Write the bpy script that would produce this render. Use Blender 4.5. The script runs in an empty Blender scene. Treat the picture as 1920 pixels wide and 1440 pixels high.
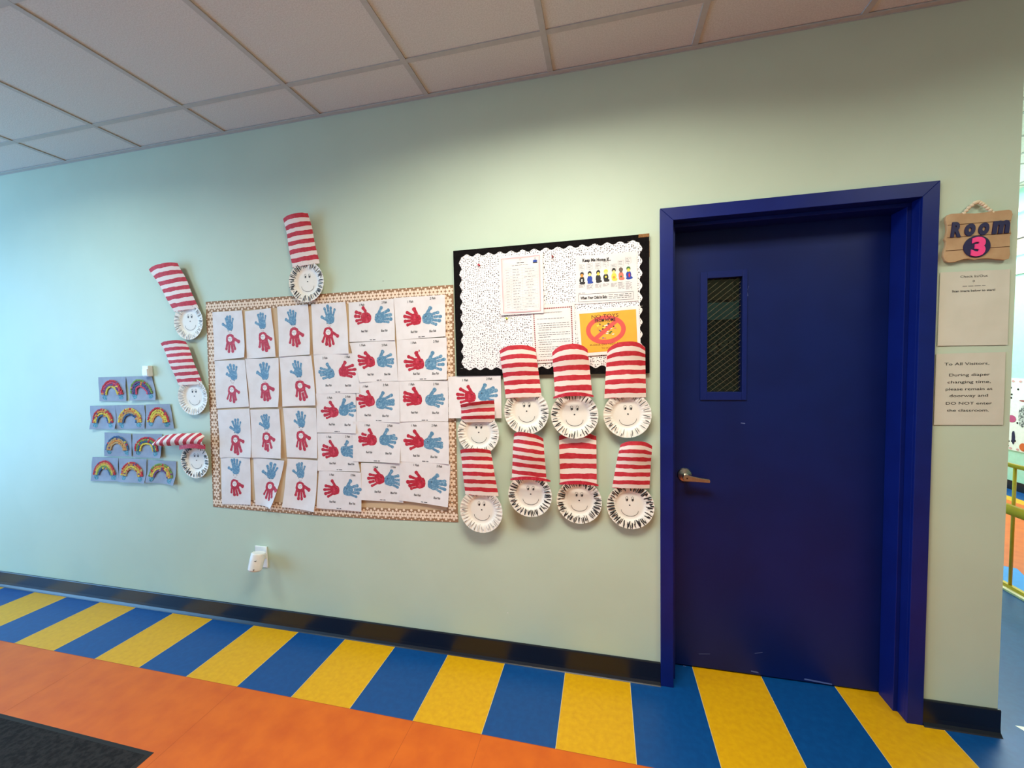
import bpy, bmesh, math, random
from mathutils import Vector, Matrix
random.seed(7)
S = bpy.context.scene
COL = S.collection
PI = math.pi

# ------------------------------------------------------------------ camera (calibrated from the photograph)
F, YAW, PITCH, ROLL = 753.77, -0.2264, 0.0504, -0.0205
CAM = Vector((1.4466, -1.9121, 1.51))
_cy, _sy, _cp, _sp = math.cos(YAW), math.sin(YAW), math.cos(PITCH), math.sin(PITCH)
FWD = Vector((_sy*_cp, _cy*_cp, -_sp)); _r = Vector((_cy, -_sy, 0)); _u = _r.cross(FWD)
RGT = math.cos(ROLL)*_r + math.sin(ROLL)*_u
UPV = -math.sin(ROLL)*_r + math.cos(ROLL)*_u
cd = bpy.data.cameras.new('camera'); cam = bpy.data.objects.new('camera', cd); COL.objects.link(cam)
cd.sensor_width = 36; cd.sensor_fit = 'HORIZONTAL'; cd.lens = F/1920*36; cd.clip_start = .02
m = Matrix.Identity(4)
for i in range(3):
    m[i][0], m[i][1], m[i][2], m[i][3] = RGT[i], UPV[i], -FWD[i], CAM[i]
cam.matrix_world = m
S.camera = cam

# ------------------------------------------------------------------ world, exposure, large lights
S.view_settings.view_transform = 'Standard'; S.view_settings.look = 'None'
S.view_settings.exposure = 0.0; S.view_settings.gamma = 1.0; S.view_settings.use_curve_mapping = False
w = bpy.data.worlds.new('world'); S.world = w; w.use_nodes = True
w.node_tree.nodes['Background'].inputs[0].default_value = (.75, .88, 1, 1)
w.node_tree.nodes['Background'].inputs[1].default_value = .6

def area(name, loc, target, sx, sy, power, col, spread=PI):
    l = bpy.data.lights.new(name, 'AREA'); l.shape = 'RECTANGLE'; l.size = sx; l.size_y = sy
    l.energy = power; l.color = col; l.spread = spread
    o = bpy.data.objects.new(name, l); COL.objects.link(o); o.location = loc
    o.rotation_euler = (Vector(target)-Vector(loc)).to_track_quat('-Z', 'Y').to_euler()
    return o
WARM = (1, .97, .84)
# the corridor's ceiling panels (their frames are built with the ceiling)
area('ceiling_panel_light', (1.219, -1.155, 2.815), (1.219, -1.155, 0), 1.16, .56, 50, WARM, 2.8)
area('ceiling_panel_light', (-1.524, -1.155, 2.815), (-1.524, -1.155, 0), .56, .56, 20, (.8, .97, 1), 2.8)
area('ceiling_panel_light', (3.353, -1.155, 2.815), (3.353, -1.155, 0), .56, .56, 14, (.92, 1, .86), 2.8)
# daylight through the glass entrance at the left end of the corridor
area('entrance_daylight', (-4.42, -1.9, 1.45), (0, -1.2, 1.35), 2.2, 2.3, 132, (.28, .68, 1.22))
# added area lamps for the bright daylight in the hall; no skylight is built
area('hall_daylight', (4.9, 5.6, 2.7), (4.9, 2.2, .6), 1.6, 1.0, 80, (.80, .95, 1))
area('hall_overhead_fill', (4.9, 2.8, 3.26), (4.9, 2.8, 0), 1.2, 2.2, 105, (.88, 1, .98))

# ------------------------------------------------------------------ helpers
def at(px, py, Y=0.0):
    """photo pixel -> point of the vertical plane y = Y"""
    d = RGT*((px-960)/F) - UPV*((py-720)/F) + FWD
    return CAM + d*((Y-CAM.y)/d.y)

def rgb(r, g, b):
    f = lambda c: (c/255/12.92) if c/255 <= .04045 else ((c/255+.055)/1.055)**2.4
    return (f(r), f(g), f(b), 1)

MATS = {}
def mat(name, c, rough=.6, metal=0, c2=None, nscale=30, emit=None, spec=.5, bump=0, bscale=200, detail=4, lo=.4, hi=.6, coord='Object'):
    if name in MATS: return MATS[name]
    M = bpy.data.materials.new(name); M.use_nodes = True; MATS[name] = M
    N, L = M.node_tree.nodes, M.node_tree.links
    B = N['Principled BSDF']
    B.inputs['Base Color'].default_value = c; B.inputs['Roughness'].default_value = rough
    B.inputs['Metallic'].default_value = metal; B.inputs['Specular IOR Level'].default_value = spec
    tc = N.new('ShaderNodeTexCoord')
    n = N.new('ShaderNodeTexNoise'); n.inputs['Scale'].default_value = nscale; n.inputs['Detail'].default_value = detail
    L.new(tc.outputs[coord], n.inputs['Vector'])
    if c2 is None: c2 = tuple(x*.94 for x in c[:3])+(1,)
    r = N.new('ShaderNodeValToRGB'); r.color_ramp.elements[0].position = lo; r.color_ramp.elements[1].position = hi
    r.color_ramp.elements[0].color = c; r.color_ramp.elements[1].color = c2
    L.new(n.outputs['Fac'], r.inputs[0]); L.new(r.outputs[0], B.inputs['Base Color'])
    if bump:
        n2 = N.new('ShaderNodeTexNoise'); n2.inputs['Scale'].default_value = bscale; n2.inputs['Detail'].default_value = 5
        L.new(tc.outputs[coord], n2.inputs['Vector'])
        b = N.new('ShaderNodeBump'); b.inputs['Strength'].default_value = bump; b.inputs['Distance'].default_value = .002
        L.new(n2.outputs['Fac'], b.inputs['Height']); L.new(b.outputs[0], B.inputs['Normal'])
    if emit:
        B.inputs['Emission Color'].default_value = c; B.inputs['Emission Strength'].default_value = emit
    return M

WALL = mat('mint_wall_paint', rgb(195, 210, 187), .55, c2=rgb(192, 207, 184), nscale=3, bump=.06, bscale=400)
TILE = mat('ceiling_tile', rgb(212, 213, 205), .9, c2=rgb(202, 203, 194), nscale=180, bump=.5, bscale=260, spec=.2)
GRID = mat('ceiling_grid_metal', rgb(182, 183, 175), .6)
FRAME = mat('blue_frame_paint', rgb(7, 28, 106), .42, c2=rgb(6, 25, 100), nscale=8, spec=.3)
SLAB = mat('blue_door_paint', rgb(4, 26, 90), .45, c2=rgb(3, 23, 84), nscale=4, spec=.3)
BASE = mat('black_rubber', rgb(16, 18, 30), .34, bump=.05, bscale=30)
YEL = mat('yellow_linoleum', rgb(220, 164, 0), .4, c2=rgb(208, 150, 0), nscale=45, detail=8, lo=.35, hi=.75)
BLU = mat('blue_linoleum', rgb(0, 66, 126), .38, c2=rgb(4, 76, 138), nscale=40, detail=8, lo=.4, hi=.8)
ORA = mat('orange_linoleum', rgb(214, 100, 10), .44, c2=rgb(200, 86, 4), nscale=10, detail=9, lo=.35, hi=.7)
SEAM = mat('pale_seam', rgb(214, 190, 130), .6)
DSEAM = mat('dark_seam', rgb(176, 74, 10), .6)
MATM = mat('mat_carpet', rgb(50, 47, 46), .95, c2=rgb(36, 34, 34), nscale=60, bump=.9, bscale=500, spec=.1)
RUBB = mat('mat_rubber', rgb(26, 24, 24), .7)
PAPER = mat('white_paper', rgb(234, 227, 224), .75, c2=rgb(228, 220, 216), nscale=14)
SHEETP = mat('grey_laminated_paper', rgb(212, 208, 192), .5, c2=rgb(206, 202, 185), nscale=8)
KRAFT = mat('tan_backing_paper', rgb(212, 184, 146), .8, c2=rgb(206, 176, 138), nscale=6)
BROWN = mat('border_brown', rgb(158, 118, 84), .8)
CREAM = mat('border_cream', rgb(246, 220, 194), .8)
RED = mat('red_paint', rgb(182, 22, 44), .6, c2=rgb(214, 70, 88), nscale=90, lo=.5, hi=.72)
BLUP = mat('blue_paint', rgb(88, 134, 164), .6, c2=rgb(150, 186, 204), nscale=130, lo=.48, hi=.72)
INK = mat('black_ink', rgb(28, 26, 28), .6)
GREY = mat('grey_ink', rgb(95, 90, 90), .7)
LGREY = mat('pale_grey_ink', rgb(150, 142, 138), .7)
PLATE = mat('plate_paper', rgb(240, 233, 220), .55, c2=rgb(236, 228, 214), nscale=8)
FELT = mat('black_felt', rgb(14, 12, 13), .95, c2=rgb(24, 20, 20), nscale=120, bump=.5, bscale=600, spec=.1)
CORK = mat('cork', rgb(150, 105, 60), .9, c2=rgb(120, 80, 40), nscale=200)
WHITE = mat('white_plastic', rgb(240, 238, 232), .35)
NICK = mat('satin_nickel', rgb(190, 184, 172), .28, metal=1, c2=rgb(180, 172, 160), nscale=60)
DARK = mat('near_black', rgb(10, 10, 12), .5)
WOOD = mat('light_wood', rgb(190, 156, 116), .55, c2=rgb(176, 140, 100), nscale=12)
NAVY = mat('navy_paint', rgb(30, 28, 72), .45)
PINK = mat('pink_paint', rgb(250, 70, 140), .45)
BEAD = mat('bead_wood', rgb(226, 206, 172), .6)
CARD = mat('grey_blue_card', rgb(150, 161, 178), .8, c2=rgb(142, 153, 172), nscale=20)
TEALP = mat('teal_paint', rgb(30, 92, 104), .6, c2=rgb(90, 150, 165), nscale=120)
YPIPE = mat('yellow_enamel', rgb(214, 178, 40), .3)
ORPOST = mat('poster_orange', rgb(250, 172, 50), .6)
REDSIGN = mat('poster_red', rgb(222, 84, 74), .6)
PINKL = mat('poster_pink', rgb(216, 160, 164), .7)
MAROON = mat('maroon', rgb(150, 58, 58), .7)
SKIN1 = mat('skin_tan', rgb(240, 150, 60), .7); SKIN2 = mat('skin_light', rgb(244, 216, 130), .7)
SKIN3 = mat('skin_brown', rgb(110, 90, 80), .7); ROYAL = mat('royal_blue', rgb(30, 66, 160), .7)
LEMON = mat('lemon', rgb(240, 214, 80), .7); CORAL = mat('coral', rgb(236, 120, 96), .7); GREEN = mat('leaf_green', rgb(60, 110, 50), .7)
SCUFF = mat('scuff', rgb(90, 105, 160), .6)
MAGEN = mat('magenta', rgb(190, 80, 130), .6)

def dots_material():
    M = bpy.data.materials.new('dotted_paper'); M.use_nodes = True; MATS['dots'] = M
    N, L = M.node_tree.nodes, M.node_tree.links; B = N['Principled BSDF']; B.inputs['Roughness'].default_value = .75
    tc = N.new('ShaderNodeTexCoord'); mp = N.new('ShaderNodeMapping'); mp.inputs['Rotation'].default_value = (PI/2, 0, 0)
    L.new(tc.outputs['Object'], mp.inputs[0])
    v = N.new('ShaderNodeTexVoronoi'); v.voronoi_dimensions = '2D'; v.inputs['Scale'].default_value = 104; v.inputs['Randomness'].default_value = .75
    L.new(mp.outputs[0], v.inputs['Vector'])
    sc = N.new('ShaderNodeSeparateColor'); L.new(v.outputs['Color'], sc.inputs[0])
    th = N.new('ShaderNodeMath'); th.operation = 'MULTIPLY_ADD'; th.inputs[1].default_value = .17; th.inputs[2].default_value = .12
    L.new(sc.outputs[0], th.inputs[0])
    lt = N.new('ShaderNodeMath'); lt.operation = 'LESS_THAN'; L.new(v.outputs['Distance'], lt.inputs[0]); L.new(th.outputs[0], lt.inputs[1])
    mx = N.new('ShaderNodeMix'); mx.data_type = 'RGBA'; mx.inputs[6].default_value = rgb(244, 234, 232); mx.inputs[7].default_value = rgb(28, 24, 26)
    L.new(lt.outputs[0], mx.inputs[0]); L.new(mx.outputs[2], B.inputs['Base Color'])
    return M
DOTS = dots_material()

def stripe_material():
    M = bpy.data.materials.new('red_painted_stripes'); M.use_nodes = True
    N, L = M.node_tree.nodes, M.node_tree.links; B = N['Principled BSDF']; B.inputs['Roughness'].default_value = .7
    uv = N.new('ShaderNodeUVMap'); tc = N.new('ShaderNodeTexCoord')
    n = N.new('ShaderNodeTexNoise'); n.inputs['Scale'].default_value = 22; L.new(tc.outputs['Object'], n.inputs['Vector'])
    n2 = N.new('ShaderNodeTexNoise'); n2.inputs['Scale'].default_value = 60; n2.inputs['Detail'].default_value = 6; L.new(tc.outputs['Object'], n2.inputs['Vector'])
    sx = N.new('ShaderNodeSeparateXYZ'); L.new(uv.outputs[0], sx.inputs[0])
    a = N.new('ShaderNodeMath'); a.operation = 'MULTIPLY_ADD'; a.inputs[1].default_value = .28; L.new(n.outputs['Fac'], a.inputs[0]); L.new(sx.outputs[1], a.inputs[2])
    s = N.new('ShaderNodeMath'); s.operation = 'SUBTRACT'; s.inputs[1].default_value = .14; L.new(a.outputs[0], s.inputs[0])
    f = N.new('ShaderNodeMath'); f.operation = 'FRACT'; L.new(s.outputs[0], f.inputs[0])
    lt = N.new('ShaderNodeMath'); lt.operation = 'LESS_THAN'; lt.inputs[1].default_value = .52; L.new(f.outputs[0], lt.inputs[0])
    rp = N.new('ShaderNodeValToRGB'); rp.color_ramp.elements[0].position = .35; rp.color_ramp.elements[1].position = .7
    rp.color_ramp.elements[0].color = rgb(186, 26, 40); rp.color_ramp.elements[1].color = rgb(200, 50, 62); L.new(n2.outputs['Fac'], rp.inputs[0])
    mx = N.new('ShaderNodeMix'); mx.data_type = 'RGBA'; mx.inputs[6].default_value = rgb(236, 218, 206)
    L.new(lt.outputs[0], mx.inputs[0]); L.new(rp.outputs[0], mx.inputs[7]); L.new(mx.outputs[2], B.inputs['Base Color'])
    return M
STRIPE = stripe_material()

class G:
    """collects geometry with several materials into one mesh"""
    def __init__(s): s.v = []; s.f = []; s.mi = []; s.mats = []; s.uv = None
    def m(s, mt):
        if mt not in s.mats: s.mats.append(mt)
        return s.mats.index(mt)
    def face(s, pts, mt):
        b = len(s.v); s.v += [tuple(p) for p in pts]; s.f.append(tuple(range(b, b+len(pts)))); s.mi.append(s.m(mt))
    def mesh(s, pts, faces, mt):
        b = len(s.v); s.v += [tuple(p) for p in pts]; k = s.m(mt)
        for f in faces: s.f.append(tuple(i+b for i in f)); s.mi.append(k)
    def box(s, x0, x1, y0, y1, z0, z1, mt):
        p = [(x, y, z) for x in (x0, x1) for y in (y0, y1) for z in (z0, z1)]
        s.mesh(p, [(0, 1, 3, 2), (4, 6, 7, 5), (0, 4, 5, 1), (2, 3, 7, 6), (0, 2, 6, 4), (1, 5, 7, 3)], mt)
    def tube(s, a, b, r, mt, n=12, r2=None):
        a, b = Vector(a), Vector(b); r2 = r if r2 is None else r2
        d = (b-a).normalized(); q = d.to_track_quat('Z', 'Y'); X, Y = q @ Vector((1, 0, 0)), q @ Vector((0, 1, 0))
        p = [a+(X*math.cos(t)+Y*math.sin(t))*r for t in [2*PI*i/n for i in range(n)]] + [b+(X*math.cos(t)+Y*math.sin(t))*r2 for t in [2*PI*i/n for i in range(n)]]
        f = [(i, (i+1) % n, n+(i+1) % n, n+i) for i in range(n)] + [tuple(range(n-1, -1, -1)), tuple(range(n, 2*n))]
        s.mesh(p, f, mt)
    def prism(s, poly, y0, y1, mt):       # poly: list of (x, z); extruded along y
        n = len(poly); p = [(x, y0, z) for x, z in poly]+[(x, y1, z) for x, z in poly]
        s.mesh(p, [tuple(range(n)), tuple(range(2*n-1, n-1, -1))]+[(i, n+i, n+(i+1) % n, (i+1) % n) for i in range(n)], mt)
    def sphere(s, c, r, mt, n=10, k=6, sc=(1, 1, 1)):
        p = [(c[0], c[1], c[2]+r*sc[2])]
        for j in range(1, k):
            t = PI*j/k
            for i in range(n):
                a = 2*PI*i/n; p.append((c[0]+r*sc[0]*math.sin(t)*math.cos(a), c[1]+r*sc[1]*math.sin(t)*math.sin(a), c[2]+r*sc[2]*math.cos(t)))
        p.append((c[0], c[1], c[2]-r*sc[2])); f = []
        for i in range(n):
            f.append((0, 1+i, 1+(i+1) % n)); b = 1+(k-2)*n; f.append((len(p)-1, b+(i+1) % n, b+i))
            for j in range(k-2): q = 1+j*n; f.append((q+i, q+n+i, q+n+(i+1) % n, q+(i+1) % n))
        s.mesh(p, f, mt)
    def build(s, name, parent=None, smooth=False, org=None, bevel=0, solid=0, uvs=None):
        me = bpy.data.meshes.new(name); o = bpy.data.objects.new(name, me)
        if parent is not None:
            org = Vector(parent['_org']); o.parent = parent
        elif org is None:
            xs = [Vector(v) for v in s.v]; c = Vector([(min(q[i] for q in xs)+max(q[i] for q in xs))/2 for i in range(3)]); org = Vector((c.x, c.y, min(q.z for q in xs)))
        org = Vector(org)
        me.from_pydata([tuple(Vector(v)-org) for v in s.v], [], s.f)
        for k in s.mats: me.materials.append(k)
        me.polygons.foreach_set('material_index', s.mi)
        if smooth: me.polygons.foreach_set('use_smooth', [True]*len(s.f))
        if uvs:
            l = me.uv_layers.new(name='UVMap')
            for lp in me.loops: l.data[lp.index].uv = uvs[lp.vertex_index]
        me.update(); COL.objects.link(o); o['_org'] = tuple(org)
        if parent is None: o.location = org
        if bevel:
            b = o.modifiers.new('bevel', 'BEVEL'); b.width = bevel; b.segments = 2; b.limit_method = 'ANGLE'
        if solid:
            b = o.modifiers.new('solid', 'SOLIDIFY'); b.thickness = solid; b.offset = 0
            if smooth: e = o.modifiers.new('split', 'EDGE_SPLIT'); e.split_angle = .9; e.use_edge_sharp = False
        return o

def empty(name, org):
    o = bpy.data.objects.new(name, None); COL.objects.link(o); o.location = org; o['_org'] = tuple(org); o.empty_display_size = .05
    return o
def tag(o, label, cat, group=None):
    o['label'] = label; o['category'] = cat
    if group: o['group'] = group
    return o
def struct(o): o['kind'] = 'structure'; return o

_tc = {}
def text2d(s, bold=0.0, res=3):
    """flat mesh of a line of text: verts (x, y) with height of capitals about 0.7"""
    k = (s, bold)
    if k not in _tc:
        c = bpy.data.curves.new('t', 'FONT'); c.body = s; c.resolution_u = res; c.offset = bold; c.align_x = 'LEFT'
        o = bpy.data.objects.new('t', c); COL.objects.link(o)
        bpy.context.view_layer.update()
        me = bpy.data.meshes.new_from_object(o.evaluated_get(bpy.context.evaluated_depsgraph_get()))
        vs = [(v.co.x, v.co.y) for v in me.vertices]; fs = [tuple(p.vertices) for p in me.polygons]
        bpy.data.objects.remove(o); bpy.data.curves.remove(c); bpy.data.meshes.remove(me)
        x0 = min(v[0] for v in vs); x1 = max(v[0] for v in vs)
        _tc[k] = ([(x-x0, y) for x, y in vs], fs, x1-x0)
    return _tc[k]

# ------------------------------------------------------------------ paper sheets on the wall
class Sheet:
    def __init__(s, q, base=.004, bend=0, curl=(0, 0, 0, 0), wob=0, seed=0):
        """q: corners TL, TR, BR, BL in photo pixels; curl: lift of TL, TR, BR, BL corners in m"""
        s.c = [at(x, y, -base) for x, y in q]; s.base = base; s.bend = bend; s.curl = curl; s.wob = wob; s.seed = seed
        s.w = ((s.c[1]-s.c[0]).length+(s.c[2]-s.c[3]).length)/2; s.h = ((s.c[3]-s.c[0]).length+(s.c[2]-s.c[1]).length)/2
        s.o = None
    def p(s, u, v, e=0):
        P = (s.c[0]*(1-u)+s.c[1]*u)*(1-v)+(s.c[3]*(1-u)+s.c[2]*u)*v
        t = s.curl
        d = s.bend*(1-(2*u-1)**2)
        k = lambda a: max(0, a)**3
        d += t[0]*k(1-u)*k(1-v)+t[1]*k(u)*k(1-v)+t[2]*k(u)*k(v)+t[3]*k(1-u)*k(v)
        if s.wob: d += s.wob*(.5+.5*math.sin(5.3*u+s.seed*1.7+3*v))*(.25+.75*v)*(.5+.5*math.sin(7*v+s.seed))
        return Vector((P.x, -(s.base+d)-e, P.z))
    def uvof(s, px, py):
        """photo pixel -> (u, v) on this sheet (Newton on the bilinear map)"""
        T = at(px, py, -s.base); u = v = .5
        for _ in range(8):
            P = (s.c[0]*(1-u)+s.c[1]*u)*(1-v)+(s.c[3]*(1-u)+s.c[2]*u)*v
            du = (s.c[1]-s.c[0])*(1-v)+(s.c[2]-s.c[3])*v; dv = (s.c[3]-s.c[0])*(1-u)+(s.c[2]-s.c[1])*u
            det = du.x*dv.z-du.z*dv.x; ex, ez = T.x-P.x, T.z-P.z
            u += (ex*dv.z-ez*dv.x)/det; v += (du.x*ez-du.z*ex)/det
        return u, v
    def mesh(s, name, mt, nu=10, nv=12, thick=.0006, parent=None, edge=None):
        g = G(); pts = []; E = .5*thick
        for j in range(nv+1):
            for i in range(nu+1): pts.append(s.p(i/nu, j/nv))
        n1 = nu+1
        g.mesh(pts, [(j*n1+i, (j+1)*n1+i, (j+1)*n1+i+1, j*n1+i+1) for j in range(nv) for i in range(nu)], mt)
        s.o = g.build(name, parent, smooth=True, solid=thick); return s.o

class Art:
    """flat drawing laid on a sheet"""
    def __init__(s, sh, e=.0006): s.s = sh; s.g = G(); s.e = e
    def P(s, u, v): return s.s.p(u, v, s.e)
    def poly(s, pts, mt):
        cu = sum(p[0] for p in pts)/len(pts); cv = sum(p[1] for p in pts)/len(pts); n = len(pts)
        s.g.mesh([s.P(*p) for p in pts]+[s.P(cu, cv)], [(i, (i+1) % n, n) for i in range(n)], mt)
    def rect(s, u0, v0, u1, v1, mt, n=6):
        pts = [s.P(u0+(u1-u0)*i/n, v0+(v1-v0)*j/n) for j in range(n+1) for i in range(n+1)]
        s.g.mesh(pts, [(j*(n+1)+i, (j+1)*(n+1)+i, (j+1)*(n+1)+i+1, j*(n+1)+i+1) for j in range(n) for i in range(n)], mt)
    def circle(s, u, v, r, mt, n=14, ry=None, rot=0, rnd=0):
        ry = r if ry is None else ry; pts = []
        for i in range(n):
            a = 2*PI*i/n; q = 1+random.uniform(-rnd, rnd); x, y = r*q*math.cos(a), ry*q*math.sin(a)
            x, y = x*math.cos(rot)-y*math.sin(rot), x*math.sin(rot)+y*math.cos(rot)
            pts.append((u+x/s.s.w, v-y/s.s.h))
        s.poly(pts, mt)
    def line(s, pts, wd, mt):
        """polyline in (u, v), width in metres"""
        for a, b in zip(pts, pts[1:]):
            dx, dy = (b[0]-a[0])*s.s.w, (b[1]-a[1])*s.s.h; L = math.hypot(dx, dy) or 1; nx, ny = -dy/L*wd/2/s.s.w, dx/L*wd/2/s.s.h
            s.g.face([s.P(a[0]-nx, a[1]-ny), s.P(b[0]-nx, b[1]-ny), s.P(b[0]+nx, b[1]+ny), s.P(a[0]+nx, a[1]+ny)], mt)
    def frame(s, u0, v0, u1, v1, wd, mt):
        s.line([(u0, v0), (u1, v0), (u1, v1), (u0, v1), (u0, v0)], wd, mt)
    def ring(s, u, v, r, wd, mt, n=28, ry=None):
        ry = ry or r
        h = wd/2; a = []
        for i in range(n):
            c, q = math.cos(2*PI*i/n), math.sin(2*PI*i/n); a += [s.P(u+(r-h)*c/s.s.w, v+(ry-h)*q/s.s.h), s.P(u+(r+h)*c/s.s.w, v+(ry+h)*q/s.s.h)]
        s.g.mesh(a, [(2*i, 2*i+1, (2*i+3) % (2*n), (2*i+2) % (2*n)) for i in range(n)], mt)
    def text(s, t, u, v, h, mt, wd=None, align='C', bold=0, shear=0, slope=0):
        """t centred on / starting at u, baseline v; h = capital height in m; wd = forced width in m"""
        vs, fs, W = text2d(t, bold); sc = h/.7; sx = sc if wd is None else wd/W
        x0 = {'C': -W*sx/2, 'L': 0, 'R': -W*sx}[align]
        s.g.mesh([s.P(u+(x0+x*sx+shear*y*sc)/s.s.w, v-(y*sc+slope*(x*sx+x0))/s.s.h) for x, y in vs], fs, mt)
    def words(s, u0, u1, v, wd, mt, seed=0):
        """an unreadably small line of print"""
        R = random.Random(seed*31+int(v*1000)); u = u0
        while u < u1-.01:
            l = R.uniform(.03, .09); s.line([(u, v), (min(u+l, u1), v)], wd, mt); u += l+.018
    def hand(s, u, v, L, rot, thumb, mt, R, gap=0):
        """handprint: palm centre (u, v), length L, rot = direction the fingers point (0 = up, + = anticlockwise), thumb side +1 right / -1 left"""
        cr, sr = math.cos(rot), math.sin(rot)
        def T(x, y): return (u+(x*cr-y*sr)*L/s.s.w, v-(x*sr+y*cr)*L/s.s.h)
        pal = [(-.24, -.14), (-.19, -.25), (-.06, -.30), (.09, -.29), (.21, -.22), (.26, -.08), (.27, .08), (.24, .20), (.1, .25), (-.08, .25), (-.22, .18), (-.27, .03)]
        s.poly([T(thumb*x*(1+R.uniform(-.06, .06)), y*(1+R.uniform(-.06, .06))) for x, y in pal], mt)
        fin = [(.19, .16, -.30, .42, .078), (.065, .2, -.1, .48, .080), (-.065, .19, .08, .45, .078), (-.19, .14, .30, .36, .066), (.2, -.08, -1.0, .42, .090)]
        for k, (bx, by, an, ln, wd) in enumerate(fin):
            an = thumb*(an+R.uniform(-.10, .10)); ln *= R.uniform(.88, 1.1); bx *= thumb; wd *= R.uniform(.9, 1.15)
            dx, dy = -math.sin(an), math.cos(an); st = R.uniform(.03, .1) if R.random() < gap else -.05; pts = []
            for (t, w_) in [(st, .75), (ln*.35, .85), (ln*.6, .8), (ln*.8, 1.08), (ln*.94, .85), (ln, .35)]: pts.append((bx+dx*t-dy*wd*w_, by+dy*t+dx*wd*w_))
            for (t, w_) in reversed([(st, .75), (ln*.35, .85), (ln*.6, .8), (ln*.8, 1.08), (ln*.94, .85), (ln, .35)]): pts.append((bx+dx*t+dy*wd*w_, by+dy*t-dx*wd*w_))
            s.poly([T(*q) for q in pts], mt)
    def build(s, name, parent): return s.g.build(name, parent)

# ================================================================== SETTING
X0, X1, YS, YN = -4.5, 5.85, -4.4, 6.2       # left end, hall far wall, opposite wall, hall north wall
WX, H, HH = 2.954, 2.831, 3.29               # wall end, corridor ceiling, hall ceiling
DX0, DX1, DZ = 1.690, 2.702, 2.175           # door frame outside
SX0, SW, SL = -2.7085, .3043, .4185          # floor stripes
TH = .15
g = G()
g.box(X0, DX0+.02, 0, TH, 0, H+.1, WALL); g.box(DX1-.02, WX, 0, TH, 0, H+.1, WALL); g.box(DX0+.02, DX1-.02, 0, TH, DZ-.02, H+.1, WALL)
struct(g.build('wall_back'))
g = G(); g.box(X0, X1, YS-.1, YS, 0, H+.1, WALL); struct(g.build('wall_front'))
g = G()   # left end wall with the glass entrance
g.box(X0-.1, X0, YS, -3.1, 0, H+.1, WALL); g.box(X0-.1, X0, -.7, TH, 0, H+.1, WALL); g.box(X0-.1, X0, -3.1, -.7, 2.65, H+.1, WALL); g.box(X0-.1, X0, -3.1, -.7, 0, .25, WALL)
struct(g.build('wall_left'))
g = G()
for y in (-3.1, -1.93, -.76): g.box(X0-.08, X0-.02, y, y+.06, .25, 2.65, WHITE)
g.box(X0-.08, X0-.02, -3.1, -.7, .25, .31, WHITE); g.box(X0-.08, X0-.02, -3.1, -.7, 2.59, 2.65, WHITE)
struct(g.build('window_1'))
HALLW = mat('hall_mint_paint', rgb(180, 230, 212), .6)
g = G()
g.box(X1, X1+.1, YS, YN, 0, 2.40, HALLW); g.box(X1, X1+.1, YS, YN, 3.10, HH+.1, HALLW); g.box(X1, X1+.1, YS, 2.2, 2.40, 3.10, HALLW); g.box(X1, X1+.1, 5.2, YN, 2.40, 3.10, HALLW)
struct(g.build('wall_right'))
g = G(); g.box(WX-.4, X1, YN, YN+.1, 0, HH+.1, HALLW); struct(g.build('wall_hall_end'))
g = G(); g.box(WX-.1, WX, TH, YN, 0, HH+.1, HALLW); struct(g.build('wall_hall_side'))
g = G(); g.box(WX, X1, .15, .25, H+.01, HH+.1, WALL); struct(g.build('trim_3'))
# strip windows of the hall wall
GLOW = mat('bright_sky_pane', rgb(140, 236, 250), .3, emit=.9)
g = G()
g.box(X1-.02, X1+.06, 2.2, 5.2, 3.04, 3.10, WHITE); g.box(X1-.02, X1+.06, 2.2, 5.2, 2.58, 2.84, CREAM); g.box(X1-.03, X1+.06, 2.2, 5.2, 2.745, 2.755, DARK)
g.box(X1-.02, X1+.06, 2.2, 5.2, 2.37, 2.475, WHITE); g.box(X1-.02, X1+.06, 2.2, 2.26, 2.37, 3.1, WHITE); g.box(X1-.02, X1+.06, 5.14, 5.2, 2.37, 3.1, WHITE)
wn = struct(g.build('window_2'))
g = G(); g.box(X1+.03, X1+.05, 2.26, 5.14, 2.84, 3.04, GLOW); g.box(X1+.03, X1+.05, 2.26, 5.14, 2.475, 2.58, GLOW)
g.build('window_pane', wn)
# classroom behind the door
CLS = mat('classroom_olive', rgb(120, 116, 84), .8); TEA = mat('classroom_teal', rgb(130, 205, 215), .8); BLKW = mat('classroom_dark', rgb(6, 5, 5), .9, spec=.1)
g = G()
zb, zt = at(1355, 599, 3.0).z, at(1355, 567, 3.0).z
g.box(.2, 2.85, 3.0, 3.1, 0, zb, BLKW); g.box(.2, 2.85, 3.0, 3.1, zb, zt, TEA); g.box(.2, 2.85, 3.0, 3.1, zt+.03, 3.1, CLS); g.box(.2, 2.85, 3.0, 3.1, zt, zt+.03, BLKW)
g.box(.1, .2, TH, 3.1, 0, 3.1, BLKW); g.box(2.84, 2.853, TH, 3.0, 0, zb, BLKW); g.box(2.84, 2.853, TH, 3.0, zb, zt, TEA); g.box(2.84, 2.853, TH, 3.0, zt, 3.1, CLS)
struct(g.build('wall_classroom'))
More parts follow.
